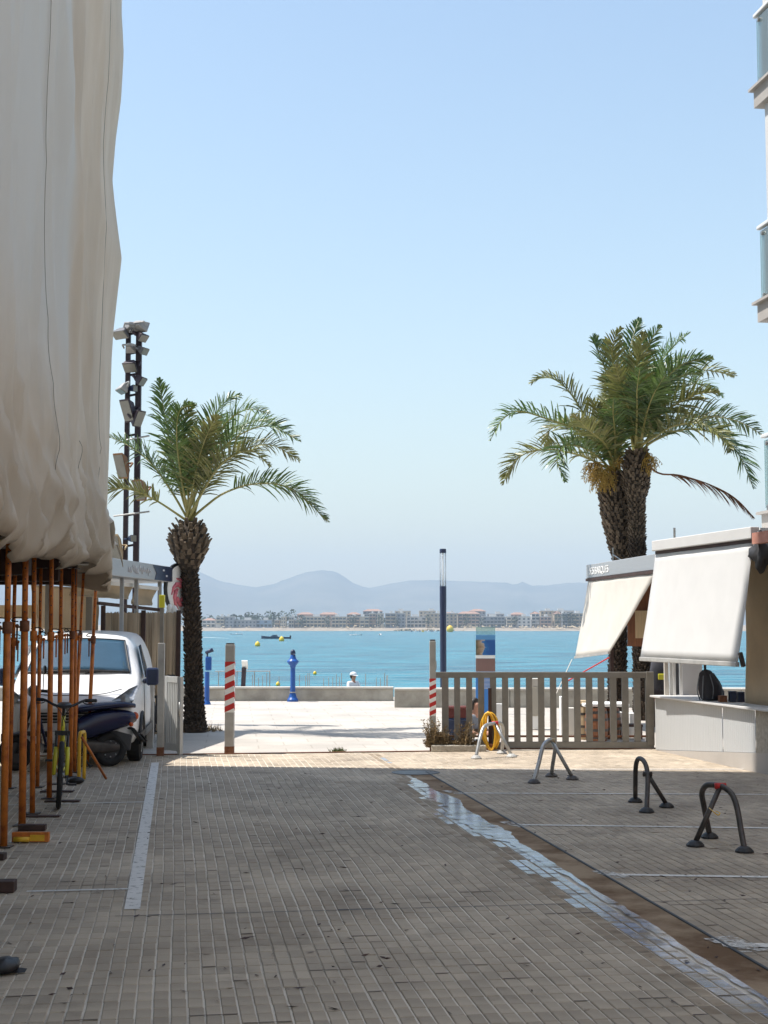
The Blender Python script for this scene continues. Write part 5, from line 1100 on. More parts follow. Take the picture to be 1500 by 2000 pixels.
# lamp column
lp = thing('lamp_post', G(866,1378), 'slim dark blue lamp column with a clear top section', 'lamp post'); b0 = G(866,1378); y = b0.y
zz = [P(865,p_,y).z for p_ in (1145,1175,1080,1072)]; s_ = y/F
k = MB(); k.lathe([(6.2*s_,0),(6.2*s_,zz[1]-.3),(6.6*s_,zz[1]),(6.6*s_,zz[0])], 20, b0); k.build('column', M['navy'], lp, smooth=False)
k = MB(); k.lathe([(6.0*s_,zz[0]+.002),(6.0*s_,zz[2]-.002)], 20, b0); k.build('clear_diffuser', M['lamp_glass'], lp, smooth=True)
k = MB(); k.lathe([(6.6*s_,zz[2]),(6.6*s_,zz[3]-.03),(6.0*s_,zz[3])], 20, b0); k.build('cap', M['navy'], lp)
k = MB(); k.lathe([(.012,zz[0]+.004),(.012,zz[2]-.004)], 8, b0); k.build('lamp_tube', M['letter'], lp)
k = MB(); k.lathe([(.13,0),(.13,.02),(.09,.03)], 16, b0); k.build('base_flange', M['navy'], lp)
# information pillar
ip = thing('information_pillar', G(948,1395), 'tall information pillar with coast photo, brown panel and blue base', 'information pillar'); b0 = G(948,1395); y = b0.y
def pb_(y0, y1, m_, name, th=.10, x0=929.5, x1=967): return gbox(x0, x1, y0, y1, y, th, name, m_, ip, .002)
pb_(1224,1239.8,M['balcony_glass'],'glass_top',.02); pb_(1240.2,1279.5,M['photo'],'coast_photo',.06); pb_(1279.8,1285.6,M['letter'],'white_band',.06)
M['panel_brown'] = mat('panel_brown', (.22,.13,.115), .6, var=.05); pb_(1286,1311.5,M['panel_brown'],'brown_panel',.06); pb_(1312,1394,M['panel_blue'],'blue_panel',.06)
for j in range(9):                                             # fine white lines of print on the blue panel
    k = MB(); a = P(948,1324+j*2.6,y-.034); k.box((a.x+.02*((j*7)%3-1), y-.033, a.z), (.24,.004,.008)); k.build('print_line', M['pale_print'], ip)
# blue coin viewer
bv_ = thing('blue_viewer_post', G(572,1370), 'royal blue cast-iron post with a flared head before the sea wall', 'post'); b0 = G(572,1370)-Vector((0,.05,0)); s_ = b0.y/F
def zp(py): return P(572,py,b0.y).z
k = MB(); k.lathe([(11*s_,0),(11*s_,.05),(8*s_,.10),(5.2*s_,.22)], 18, b0); k.build('base', M['blue'], bv_, smooth=False)
k = MB(); k.lathe([(5.2*s_,.22),(4.8*s_,zp(1330)),(4.6*s_,zp(1305)),(6*s_,zp(1300)),(10*s_,zp(1295)),(11.5*s_,zp(1293)),(11.5*s_,zp(1291)),(7*s_,zp(1287)),(5*s_,zp(1281)),(4.2*s_,zp(1279))], 18, b0); k.build('column', M['blue'], bv_, smooth=False)
k = MB(); k.ball(b0+Vector((0,0,zp(1275))), 5.2*s_, 8, (1,1,1.25)); k.tube([b0+Vector((.03,-.06,zp(1277))), b0+Vector((.05,-.14,zp(1280)))], .02, 8); k.build('head', M['navy'], bv_, smooth=True)
k = MB(); k.lathe([(7.2*s_,zp(1353)),(7.2*s_,zp(1351))], 18, b0); k.build('ring', M['steel'], bv_)
b2 = thing('blue_viewer_post', G(404,1376), 'blue viewer post half hidden behind the left palm trunk', 'post'); b0 = G(404,1376)
k = MB(); k.lathe([(.10,0),(.06,.1),(.055,P(404,1312,b0.y).z)], 14, b0); k.build('column', M['blue'], b2); k = MB(); k.box(b0+Vector((.03,0,P(404,1296,b0.y).z)), (.14,.12,.32)); k.build('box_body', M['blue'], b2, bevel=.02); k = MB(); k.tube([b0+Vector((-.04,0,P(404,1275,b0.y).z)), b0+Vector((.13,-.03,P(404,1269,b0.y).z))], [.035,.05], 10); k.tube([b0+Vector((.0,0,P(404,1286,b0.y).z)), b0+Vector((.0,0,P(404,1273,b0.y).z))], .02, 8); k.build('scope', M['navy'], b2, smooth=True)
# brown notice post with slanted white board
np_ = thing('notice_post', G(474,1367), 'dark brown notice post with a slanted white board', 'notice post'); b0 = G(474,1367)-Vector((0,.03,0)); zt = P(475,1304,b0.y).z
k = MB(); k.bar(b0, b0+Vector((.03,0,zt)), .11, .06, (0,1,0)); k.build('post', M['mast'], np_, bevel=.004)
k = MB(Matrix.Translation(b0+Vector((.05,-.01,zt+.07))) @ Matrix.Rotation(R(35),4,'X')); k.box((0,0,0), (.15,.03,.26)); k.build('board', M['letter'], np_, bevel=.004)
# thin posts and a rail standing in the shallows behind the wall
rg = random.Random(9)
ptops = [493,505,513,521,545,585,597,601,604,632,642,650,657,663,667,714,735,743,751,755,757]
for i, px in enumerate(ptops):
    y = WY + 1.0 + rg.uniform(-.2,.4); top = P(px, 1316+rg.uniform(-3,10), y); k = MB(); k.tube([(top.x, y, -1.3), top], .010, 6)
    lab = 'thin grey stake behind the sea wall, %s from the left' % (ORD[i] if i < 20 else 'last')
    tag(k.build('stake', M['post_grey'], None), lab, 'stake', 'stakes behind the sea wall')
hr = thing('jetty_railing', P(478,1340,WY+1.3), 'thin metal railing behind the sea wall beside the notice post', 'railing')
for px in (427,449,463,497,527): y = WY+1.3; a = P(px,1311,y); k = MB(); k.tube([(a.x,y,-1.2),(a.x,y,a.z)], .014, 6); k.build('upright', M['steel'], hr)
k = MB(); k.tube([P(420,1311,WY+1.3), P(528,1311,WY+1.3)], .014, 6); k.build('top_bar', M['steel'], hr)

# ------------------------------------------------------------------ people
def skin_body(name, verts, edges, radii, m_, parent, sub=2):
    off = Vector((0,0,0)); q = parent
    while q is not None: off += q.location; q = q.parent
    me = bpy.data.meshes.new(name); me.from_pydata([Vector(v)-off for v in verts], edges, []); me.materials.append(m_)
    o = bpy.data.objects.new(name, me); COL.objects.link(o); o.parent = parent
    sk = o.modifiers.new('skin', 'SKIN'); sk.use_smooth_shade = True
    if not me.skin_vertices: me.skin_vertices.new()
    for i, r in enumerate(radii): me.skin_vertices[0].data[i].radius = r if isinstance(r, tuple) else (r, r)
    me.skin_vertices[0].data[0].use_root = True
    sb_ = o.modifiers.new('sub', 'SUBSURF'); sb_.levels = sub; sb_.render_levels = sub
    return o
def person_seated(base, face, label, shirt, hairm, cap=None, seat=.0, arm=None, shorts=None):
    root = thing('person', base, label, 'person'); Fm = Matrix.Translation(base) @ Matrix.Rotation(face, 4, 'Z')
    def T(p): return Fm @ Vector(p)
    # facing local -y; pelvis on the seat
    s0 = seat
    v = [(0,0,s0+.10),(0,.02,s0+.28),(0,.02,s0+.46),(0,.0,s0+.56),(0,-.01,s0+.64),(0,-.02,s0+.72),(0,-.025,s0+.80),
         (.17,.01,s0+.52),(.22,-.06,s0+.30),(.16,-.28,s0+.22),(.12,-.36,s0+.24),(-.17,.01,s0+.52),(-.22,-.06,s0+.30),(-.16,-.28,s0+.22),(-.12,-.36,s0+.24),
         (.10,-.04,s0+.09),(.13,-.42,s0+.30),(.12,-.60,s0+.02),(.12,-.74,s0+.01),(-.10,-.04,s0+.09),(-.13,-.42,s0+.30),(-.12,-.60,s0+.02),(-.12,-.74,s0+.01)]
    e = [(0,1),(1,2),(2,3),(3,4),(4,5),(5,6),(2,7),(7,8),(8,9),(9,10),(2,11),(11,12),(12,13),(13,14),(0,15),(15,16),(16,17),(17,18),(0,19),(19,20),(20,21),(21,22)]
    r = [(.15,.12),(.135,.10),(.15,.10),(.055,.055),(.06,.065),(.085,.10),(.055,.07),.055,.042,.032,.035,.055,.042,.032,.035,.085,.062,.045,.03,.085,.062,.045,.03]
    skin_body('body', [T(p) for p in v], e, r, M['skin'], root)
    vs = [v[i] for i in (0,1,2,7,8,11,12)] + [(0,.01,s0+.56)]; es = [(0,1),(1,2),(2,3),(3,4),(2,5),(5,6),(2,7)]
    skin_body('shirt', [T(p) for p in vs], es, [(.158,.128),(.15,.115),(.165,.115),.075,.06,.075,.06,(.085,.075)], shirt, root)
    vs = [v[0], v[15], v[16], v[19], v[20]]; vs[2] = tuple(Vector(vs[1]).lerp(Vector(vs[2]), .75)); vs[4] = tuple(Vector(vs[3]).lerp(Vector(vs[4]), .75))
    skin_body('shorts', [T(p) for p in vs], [(0,1),(1,2),(0,3),(3,4)], [(.162,.13),.10,.085,.10,.085], shorts or M['cloth_dark'], root)
    k = MB(Fm); k.ball((0,.015,s0+.745), .105, 8, (.92,1.08,1.12)); 
    for i_, p in enumerate(k.v):
        l_ = Fm.inverted() @ p
        if l_.y < -.045 and l_.z < s0+.80: k.v[i_] = Fm @ Vector((l_.x*.8, l_.y*.35+.0, l_.z))
    k.build('hair', hairm, root, smooth=True)
    k = MB(Fm); k.ball((.03,-.112,s0+.735), .010, 4); k.ball((-.03,-.112,s0+.735), .010, 4); k.build('eyes', M['black'], root)
    k = MB(Fm); k.ball((0,-.125,s0+.71), .014, 4, (.8,1.3,1.4)); k.build('nose', M['skin'], root, smooth=True)
    if cap:
        k = MB(Fm); k.lathe([(.116,0),(.114,.04),(.09,.085),(.04,.11),(.005,.115)], 16, (0,.0,s0+.765)); k.add([(-.09,-.07,s0+.77),(.09,-.07,s0+.77),(.07,-.19,s0+.755),(0,-.215,s0+.75),(-.07,-.19,s0+.755)], [(0,1,2,3,4)]); k.build('cap', cap, root, smooth=True)
    return root
PYR = 46.0; pc = P(690,1340,PYR); pz = P(690,1311.5,PYR).z - .885
jt = MB(); jt.box((pc.x, PYR+.3, (pz-2.6)/2 - .0), (26, 3.0, pz+2.6 + .0)); tag(jt.build('jetty', M['concrete'], None, bevel=.03), 'low concrete jetty just behind the sea wall', 'jetty')
person_seated(Vector((pc.x, PYR, pz)), R(35), 'person in a white shirt and pale cap sitting behind the sea wall', M['cloth_white'], M['hair'], M['cloth_white'], shorts=M['cloth_grey'])
pc = P(928,1400,24.6); person_seated(Vector((pc.x, 24.6, P(926,1366,24.6).z-.83)), R(50), 'dark haired person in grey sitting behind the sliding gate', M['cloth_grey'], M['hair'], None, shorts=M['cloth_red'])
st = thing('low_stool', Vector((P(928,1400,24.6).x,24.62,0)), 'low dark stool under the person behind the gate', 'stool'); sz = P(926,1366,24.6).z-.83+.0
k = MB(); k.box(st.location+Vector((0,0,max(.06,sz-.02))), (.34,.32,.05)); k.build('seat', M['darkwood'], st, bevel=.01)
for dx in (-.14,.14):
    for dy in (-.13,.13): k = MB(); k.box(st.location+Vector((dx,dy,max(.02,(sz-.045)/2))), (.03,.03,max(.03,sz-.05))); k.build('leg', M['darkwood'], st)

# ------------------------------------------------------------------ things behind the gate
def obox(name, px0, px1, py0, py1, y, th, m_, lab, cat, bevel=.01):
    a, b_ = P(px0,py1,y), P(px1,py0,y); k = MB(); z0 = max(0.004, a.z) if a.z > .25 else .004
    k.box(((a.x+b_.x)/2, y, (z0+b_.z)/2), (b_.x-a.x, th, b_.z-z0)); return tag(k.build(name, m_, None, bevel=bevel), lab, cat)
cr_ = thing('drinks_trolley', Vector((P(890,1430,23.2).x,23.2,0)), 'stacked red and navy crates behind the left end of the gate', 'crates')
for i,(y0,y1,m_) in enumerate(((1379,1401,M['cloth_red']),(1401.5,1434,M['navy']))):
    a, b_ = P(874,y1,23.2), P(912,y0,23.2); k = MB(); z0 = .004 if i else a.z; k.box(((a.x+b_.x)/2,23.2,(z0+b_.z)/2), (b_.x-a.x,.3,b_.z-z0)); k.box(((a.x+b_.x)/2,23.2,b_.z-.03), (b_.x-a.x+.03,.33,.03)); k.build('crate', m_, cr_, bevel=.01)
def barrel(px, y, pyt, r, m_, lab):
    c = P(px,1400,y); h = P(px,pyt,y).z; b0 = Vector((c.x,y,0)); root = thing('wooden_barrel', b0, lab, 'barrel')
    k = MB(); k.lathe([(r*.84,.004),(r*.95,h*.25),(r,h*.5),(r*.95,h*.75),(r*.84,h)], 18, b0); k.build('staves', m_, root, smooth=False)
    for t in (.12,.34,.66,.88): rr_ = r*(.84+.16*math.sin(math.pi*t))+.004; k = MB(); k.lathe([(rr_,h*t-.02),(rr_,h*t+.02)], 18, b0); k.build('hoop', M['dark_steel'], root)
barrel(1165,23.0,1383,.19,M['barrel'],'brown wooden barrel behind the middle right slats of the gate'); barrel(1190,23.5,1383,.19,M['barrel'],'darker brown barrel beside the palm trunk behind the gate'); barrel(1140,23.3,1368,.14,M['palewood'],'pale wooden barrel left of the brown one behind the gate')
tb = thing('white_table', Vector((P(1180,1400,23.2).x,23.25,0)), 'white table top laid across the two brown barrels', 'table'); h = P(1180,1383,23.2).z
k = MB(); k.box(tb.location+Vector((0,0,h+.06)), (.72,.7,.05)); k.build('table_top', M['letter'], tb, bevel=.01)
k = MB(); k.box(tb.location+Vector((0,0,h+.018)), (.3,.3,.033)); k.build('underframe', M['darkwood'], tb)
bk = thing('control_pillar', Vector((P(1048,1400,25.5).x,25.5,0)), 'grey beige control pillar with white foot behind the gate', 'pillar')
gx = lambda x0,x1,y0,y1,th,n_,m_: gbox(x0,x1,y0,y1,25.5,th,n_,m_,bk,.008)
M['pillar_beige'] = mat('pillar_beige', (.42,.39,.33), .7, var=.06); gx(1034,1060,1325,1340,.24,'lid',M['cap']); gx(1032,1062,1340.5,1397,.26,'cabinet',M['pillar_beige']); gx(1036,1058,1397.5,1423,.2,'foot',M['letter'])
obox('white_crate', 1094,1108,1360,1425,24.0,.2,M['letter'],'white upright box behind the gate, left of the pale barrel','box')
obox('white_crate', 1108,1122,1382,1422,24.4,.25,M['cream'],'cream low box behind the gate, next to the white upright box','box')
obox('folded_board', 966,984,1374,1432,23.6,.05,M['letter'],'white folded board leaning behind the yellow hose','board')
obox('white_crate', 1203,1214,1390,1425,23.8,.25,M['letter'],'small white box between the palm trunks behind the gate','box')
obox('white_crate', 1227,1238,1392,1420,23.8,.25,M['letter'],'small white box at the right end behind the gate','box')
dt = thing('dark_stool', Vector((P(1232,1430,23.4).x,23.4,0)), 'dark low stool behind the right end of the gate', 'stool')
k = MB(); k.box(dt.location+Vector((0,0,.22)), (.35,.3,.04)); k.build('seat', M['darkwood'], dt, bevel=.01)
for dx in (-.15,.15):
    for dy in (-.12,.12): k = MB(); k.box(dt.location+Vector((dx,dy,.1)), (.03,.03,.2)); k.build('leg', M['darkwood'], dt)
pt = thing('hanging_jacket', P(1290,1330,22.2), 'dark blue and yellow jackets hanging beside the counter', 'jacket'); pt.location.z = 1.0
c_ = P(1287,1330,22.2); k = MB(); k.lathe([(.13,-.25),(.16,-.1),(.15,.15),(.12,.3),(.03,.38)], 14, c_); 
for i_, v_ in enumerate(k.v): k.v[i_] = v_ + Vector((1,.6,0))*(.05*mnoise.noise(v_*8))
k.build('garment', M['cloth_dark'], pt, smooth=True)
k = MB(); k.box(c_+Vector((.03,-.15,.07)), (.14,.03,.09)); k.build('yellow_panel', M['lime'], pt, bevel=.01)
k = MB(); k.box(c_+Vector((.0,-.12,-.27)), (.26,.14,.05)); k.build('red_hem', M['barrel'], pt, bevel=.01)
k = MB(); k.tube([c_+Vector((0,.05,-c_.z+.0)), c_+Vector((0,.05,.45))], .02, 8); k.build('stand', M['dark_steel'], pt)
# planter box with dry shrubs at the gate's end
pb0 = G(880,1466); ps = thing('dry_shrub', pb0, 'dry brown shrubs in a low planter at the left end of the gate', 'shrub')
k = MB(); a, b_ = G(842,1467), G(948,1466); k.box(((a.x+b_.x)/2, a.y-.02, .045), (b_.x-a.x, .16, .09)); k.build('planter', M['stucco'], ps, bevel=.012)
def shrub(px, w, hpx, n, seed, name='foliage'):
    rg = random.Random(seed); c = G(px,1466); y = c.y-.03; h = P(px,1466-hpx,y).z; k = MB(); sp = w*y/F
    for i in range(n):
        a = Vector((c.x+rg.gauss(0,sp*.25), y+rg.gauss(0,.05), .05)); d = Vector((rg.gauss(0,.35), rg.gauss(0,.3), 1)).normalized(); l = h*rg.uniform(.35,1.0)
        k.tube([a, a+d*l*.5+Vector((rg.uniform(-.02,.02),0,0)), a+d*l], [.005,.004,.002], 4)
        for j in range(14):
            p = a + d*l*rg.uniform(.2,1); q = Vector((rg.gauss(0,1), rg.gauss(0,1), rg.uniform(-.2,1.2))).normalized()*rg.uniform(.03,.07); s_ = q.cross(Vector((rg.random(),rg.random(),rg.random()))).normalized()*rg.uniform(.005,.011)
            k.add([p, p+q*.5+s_, p+q, p+q*.5-s_], [(0,1,2,3)])
    tag(k.build(name, M['dry_shrub'], ps), kind='stuff')
shrub(849,22,62,60,1); shrub(838,12,22,30,2); shrub(868,24,30,50,3); shrub(908,16,50,40,4); shrub(895,30,18,40,5); shrub(928,16,14,22,6)
# weed by the rail, litter leaves
wd_ = MB(); rg = random.Random(12); c = G(661,1468)
for i in range(90):
    a = c + Vector((rg.gauss(0,.05), rg.gauss(0,.03), 0)); q = Vector((rg.gauss(0,.5), rg.gauss(0,.4), 1)).normalized()*rg.uniform(.03,.09); s_ = Vector((.006,.002,0)); wd_.add([a-s_, a+s_, a+q], [(0,1,2)])
tag(wd_.build('weed_tuft', M['weed']), 'small green weed growing at the gate rail', 'weed', kind='stuff')
lt = MB()
for i in range(260):
    px, py = rg.uniform(-20,1520), 1500 + 480*rg.random()**1.5
    if px > 800 and rg.random() < .4: px = rg.uniform(1000,1500); py = rg.uniform(1500,1720)
    c = G(px,py,.0045); a = rg.uniform(0,6.28); l, w = rg.uniform(.012,.04), rg.uniform(.004,.012); d = Vector((math.cos(a)*l, math.sin(a)*l, 0)); s_ = Vector((-math.sin(a)*w, math.cos(a)*w, rg.uniform(0,.006))); lt.add([c-d, c+s_, c+d+Vector((0,0,.004)), c-s_*.8], [(0,1,2,3)])
tag(lt.build('leaf_litter', M['darkwood']), 'dry dark leaf bits scattered over the shaded bricks', 'litter', kind='stuff')
mh = MB(); mh.lathe([(.001,.002),(.30,.002),(.30,.006),(.27,.006),(.27,.004),(.001,.004)], 28, G(812,1509)); tag(mh.build('manhole_cover', M['dark_steel']), 'dark round cover at the head of the gutter', 'manhole cover')

# ------------------------------------------------------------------ folding parking hoops
def hoop(u_px, strut_px, feet_px, m_, mf, lab, flag=None, r=.024):
    f = [G(*p) for p in feet_px]; root = thing('parking_hoop', (f[0]+f[1])/2, lab, 'parking hoop', 'steel parking hoops')
    Y0, Y1 = f[0].y, f[1].y; n = len(u_px); pts = [f[0]+Vector((0,0,.03))] + [P(x, y, Y0+(Y1-Y0)*(i+1)/(n+1)) for i, (x, y) in enumerate(u_px)] + [f[1]+Vector((0,0,.03))]
    k = MB(); c = smoothpts(pts, 8); k.tube(c, r, 12); k.build('hoop', m_, root, smooth=True)
    sx, sy = strut_px; d = min(c, key=lambda p: (p - P(sx, sy, p.y)).length); k = MB(); k.tube([d, f[2]+Vector((0,0,.03))], r*.92, 12); k.build('strut', m_, root, smooth=True)
    for p in f: k = MB(); k.lathe([(.075,.002),(.075,.015),(.05,.04),(.03,.05)], 14, p); k.build('foot', mf, root, smooth=False)
    k = MB(); k.tube([d+Vector((-.045,0,.0)), d+Vector((.045,0,-.002))], r*1.12, 12); k.build('clamp', flag or m_, root, smooth=True)
    return root
hoop([(938,1440),(946,1419),(963,1413),(977,1412),(983,1424),(982,1445)], (967,1414), [(930,1482),(980,1472),(999,1479)], M['steel'], M['post_grey'], 'silver hoop in the sun in front of the yellow hose', M['red'])
hoop([(1052,1492),(1060,1460),(1069,1448),(1081,1447),(1084,1462),(1080,1490)], (1077,1448), [(1043,1530),(1077,1517),(1118,1523)], M['steel'], M['dark_steel'], 'grey steel hoop at the shadow edge, second from the left', M['palewood'])
hoop([(1241,1530),(1242,1496),(1247,1482),(1256,1485),(1263,1500),(1265,1525),(1264,1555)], (1266,1512), [(1241,1567),(1263,1587),(1302,1577)], M['dark_steel'], M['black'], 'dark hoop third from the left, its strut pointing right')
hoop([(1375,1575),(1371,1550),(1378,1535),(1392,1533),(1412,1537),(1430,1552),(1440,1580),(1447,1620)], (1406,1537), [(1386,1637),(1454,1665),(1358,1653)], M['dark_steel'], M['black'], 'dark hoop nearest the camera at the right', M['red'])
tw = MB(); tw.tube(smoothpts([P(1385,1578,11.85), P(1393,1585,11.7), P(1402,1592,11.7), P(1406,1588,11.7), P(1398,1584,11.8)],4), .004, 5); tag(tw.build('cable_tie', M['yellow'], None), 'yellow cable tie on the strut of the nearest hoop', 'cable tie')
# coiled yellow hose hung on the gate's foot post
hs = thing('coiled_hose', G(960,1466), 'coil of yellow hose standing on edge behind the silver hoop', 'hose'); yh_ = GY-.16; c = P(958,1428,yh_); k = MB(); rg = random.Random(3); s_ = yh_/F
for j in range(9):
    ox = (j-4)*.013; rw, rh = 16*s_*rg.uniform(.55,1.08), 36*s_*rg.uniform(.92,1.03)
    k.tube([c + Vector((math.cos(t)*rw + ox*.4 + .012*math.sin(2*t+j) + (3*s_)*(-math.sin(t)), ox*1.6 + .02*math.sin(t+j), math.sin(t)*rh)) for t in [6.283*i/36 for i in range(36)]], .0135, 8, closed=True)
k.build('hose_coils', M['hose'], hs, smooth=True)
k = MB(); k.box(c+Vector((.0,.085,-c.z+.45)), (.05,.04,.9)); k.build('stake', M['darkwood'], hs)
k = MB(); k.box(c+Vector((0,.03,-c.z+.045)), (.14,.1,.085)); k.build('base', M['rust'], hs, bevel=.01)
# ------------------------------------------------------------------ white van
VX = P(137,1470,18.9).x; VY = 18.75; VYAW = R(5.5)
FV = frame((VX, VY, 0), VYAW)
vn = thing('parked_van', (VX, VY, 0), 'white delivery van parked behind the orange props', 'van')
# station: y, z_low, w_low, z_belt, w_belt, z_shoulder, w_shoulder, w_top, z_top
VS = [(0.00,.30,.58,.50,.66,.66,.64,.52,.74),(.06,.24,.68,.52,.79,.74,.76,.62,.84),(.22,.22,.74,.55,.85,.82,.83,.68,.95),(.45,.22,.78,.58,.875,.88,.855,.70,1.01),(.80,.22,.80,.60,.885,.95,.865,.70,1.07),(.98,.22,.80,.62,.89,1.02,.87,.72,1.11),
      (1.25,.22,.80,.64,.89,1.12,.865,.655,1.37),(1.52,.22,.80,.64,.89,1.15,.86,.60,1.61),(1.72,.22,.80,.64,.89,1.16,.855,.60,1.695),(2.1,.22,.80,.64,.89,1.16,.855,.62,1.735),(3.0,.22,.80,.64,.89,1.16,.855,.62,1.745),(3.8,.22,.80,.64,.885,1.16,.85,.62,1.73),(4.02,.26,.78,.64,.87,1.16,.83,.60,1.68),(4.1,.30,.74,.64,.84,1.16,.80,.56,1.60)]
rows = []
for (y, zl, wl, zb, wb, zs, ws, wt, zt) in VS:
    h = [(0,zl),(wl,zl),(wb*.985,zl+.10),(wb,zb),(ws,zs),((ws+wt)/2+.035*(1 if y > 1 else .5),(zs+zt)/2+.03),(wt+.03,zt-.05),(wt-.05,zt-.005),(0,zt+.02)]
    rows.append([Vector((x,y,z)) for x, z in h] + [Vector((-x,y,z)) for x, z in h[-2:0:-1]] + [Vector((0,y,zl))])
k = MB(FV); k.grid(rows); k.add(rows[0][:-1], [tuple(range(len(rows[0])-1))]); k.add(rows[-1][:-1], [tuple(range(len(rows[0])-1))])
body = k.build('body', M['van_white'], vn, smooth=True, sub=1)
def vpanel(pts, name, m_, off=.012, th=.008, par=None, bevel=0.0):
    v = [Vector(p) for p in pts]; n_ = (v[1]-v[0]).cross(v[2]-v[0]).normalized(); ctr = sum(v, Vector())/len(v)
    if n_.dot(ctr - Vector((0,2.2,.9))) < 0: n_ = -n_
    k = MB(FV); k.prism([p+n_*off for p in v], n_*th); return k.build(name, m_, par or vn, bevel=bevel)
ws_ = []
for t, w in ((0,.665),(.5,.635),(1,.575)): ws_.append((t, w))
gl = MB(FV); rr_ = []
for j in range(9):
    t = j/8; y = 1.035+(1.50-1.035)*t; zc = 1.155+(1.585-1.155)*t; w = .70+(.585-.70)*t; r = []
    for i in range(13):
        u = i/6-1; r.append(Vector((u*w, y-.035+.06*u*u, zc+.055 - .03*u*u)))
    rr_.append(r)
gl.grid(rr_); gl.build('windscreen', M['glass_dark'], vn, smooth=True, solid=.012)
fr_ = MB(FV); edge = [r[0] for r in rr_] + rr_[-1][1:] + [r[-1] for r in rr_[::-1]][1:] + rr_[0][::-1][1:-1]
fr_.tube([p for p in edge], .014, 6, closed=True); fr_.build('windscreen_seal', M['black'], vn, smooth=True)
for sx in (.1, -.42):
    k = MB(FV); k.tube([(sx,.99,1.17),(sx+.3,1.06,1.205),(sx+.46,1.075,1.20)], .009, 5); k.build('wiper', M['black'], vn, smooth=True)
for s in (-1, 1):
    k = MB(FV); k.prism([Vector((s*.50,.13,.70)), Vector((s*.80,.17,.80)), Vector((s*.845,.42,.99)), Vector((s*.83,.46,1.0)), Vector((s*.72,.26,.945)), Vector((s*.52,.14,.81))], Vector((s*.03,-.07,.04))); hd = k.build('headlight', M['headlight'], vn, bevel=.012)
    k = MB(FV); k.lathe([(.001,-.01),(.055,-.01),(.06,.012),(.001,.02)], 14, (s*.72,.10,.865), Matrix.Rotation(R(75),3,'X')); k.build('reflector', M['steel'], hd)
    vpanel([(s*.885,1.15,1.10),(s*.885,2.0,1.10),(s*.76,2.0,1.55),(s*.755,1.62,1.53)], 'side_window', M['glass_dark'], .004, .012)
    vpanel([(s*.895,.35,.30),(s*.895,3.9,.30),(s*.895,3.9,.40),(s*.895,.35,.40)], 'side_trim', M['black'], .002, .012)
    k = MB(FV); k.box((s*1.0,1.18,1.12), (.17,.12,.24)); k.bar((s*.86,1.22,1.05),(s*.96,1.2,1.06),.06,.07); mi = k.build('wing_mirror', M['navy'], vn, bevel=.035)
    k = MB(FV); k.box((s*1.0,1.244,1.13), (.13,.006,.18)); k.build('mirror_glass', M['glass_dark'], mi)
    k = MB(FV); k.box((s*.90,1.95,.98), (.02,.13,.03)); k.build('door_handle', M['black'], vn, bevel=.006)
    for y in (.82, 3.25):
        ax_ = Matrix.Rotation(R(90),3,'Y'); o_ = (s*.80,y,.305)
        k = MB(FV); k.lathe([(.19,-.085),(.27,-.095),(.305,-.07),(.305,.07),(.27,.095),(.19,.085)], 24, o_, ax_); w = k.build('wheel', M['rubber'], vn, smooth=False)
        k = MB(FV); k.lathe([(.001,-.05),(.19,-.088),(.195,-.02),(.195,.02),(.19,.088),(.001,.05)], 20, o_, ax_); k.build('rim', M['post_grey'], w)
        k = MB(FV); c = Vector((s*.893,y,.305)); k.tube([c + Vector((.0,math.cos(a)*.345,math.sin(a)*.345)) for a in [R(-10+20*i) for i in range(11)]], .022, 6); k.build('wheel_arch', M['black'], vn, smooth=True)
k = MB(FV); k.prism([(-.80,.05,.20),(.80,.05,.20),(.82,.05,.40),(.62,-.01,.46),(-.62,-.01,.46),(-.82,.05,.40)], (0,-.035,0)); k.build('lower_bumper', M['dark'], vn, bevel=.02)
k = MB(FV); k.prism([(-.46,.035,.56),(.46,.035,.56),(.50,.035,.70),(-.50,.035,.70)], (0,-.04,0)); gr = k.build('grille', M['black'], vn, bevel=.01)
for j in range(3): k = MB(FV); k.box((0,-.012,.59+.04*j), (.88,.012,.012)); k.build('grille_bar', M['steel'], gr)
k = MB(FV); k.box((0,-.035,.40), (.52,.01,.11)); k.build('number_plate', M['letter'], vn)
k = MB(FV); k.lathe([(.001,0),(.055,0),(.06,.01),(.001,.016)], 20, (0,.0,.775), Matrix.Rotation(R(90),3,'X')); k.build('badge', M['steel'], vn)
k = MB(FV); k.tube(smoothpts([(-.66,.25,.985),(-.4,.17,.925),(0,.15,.91),(.4,.17,.925),(.66,.25,.985)],6), .006, 5); k.build('bonnet_seam', M['dark'], vn)
k = MB(FV); k.tube(smoothpts([(.905,1.08,.5),(.905,1.02,.8),(.892,1.05,1.08)],5), .005, 5); k.build('door_seam', M['dark'], vn)

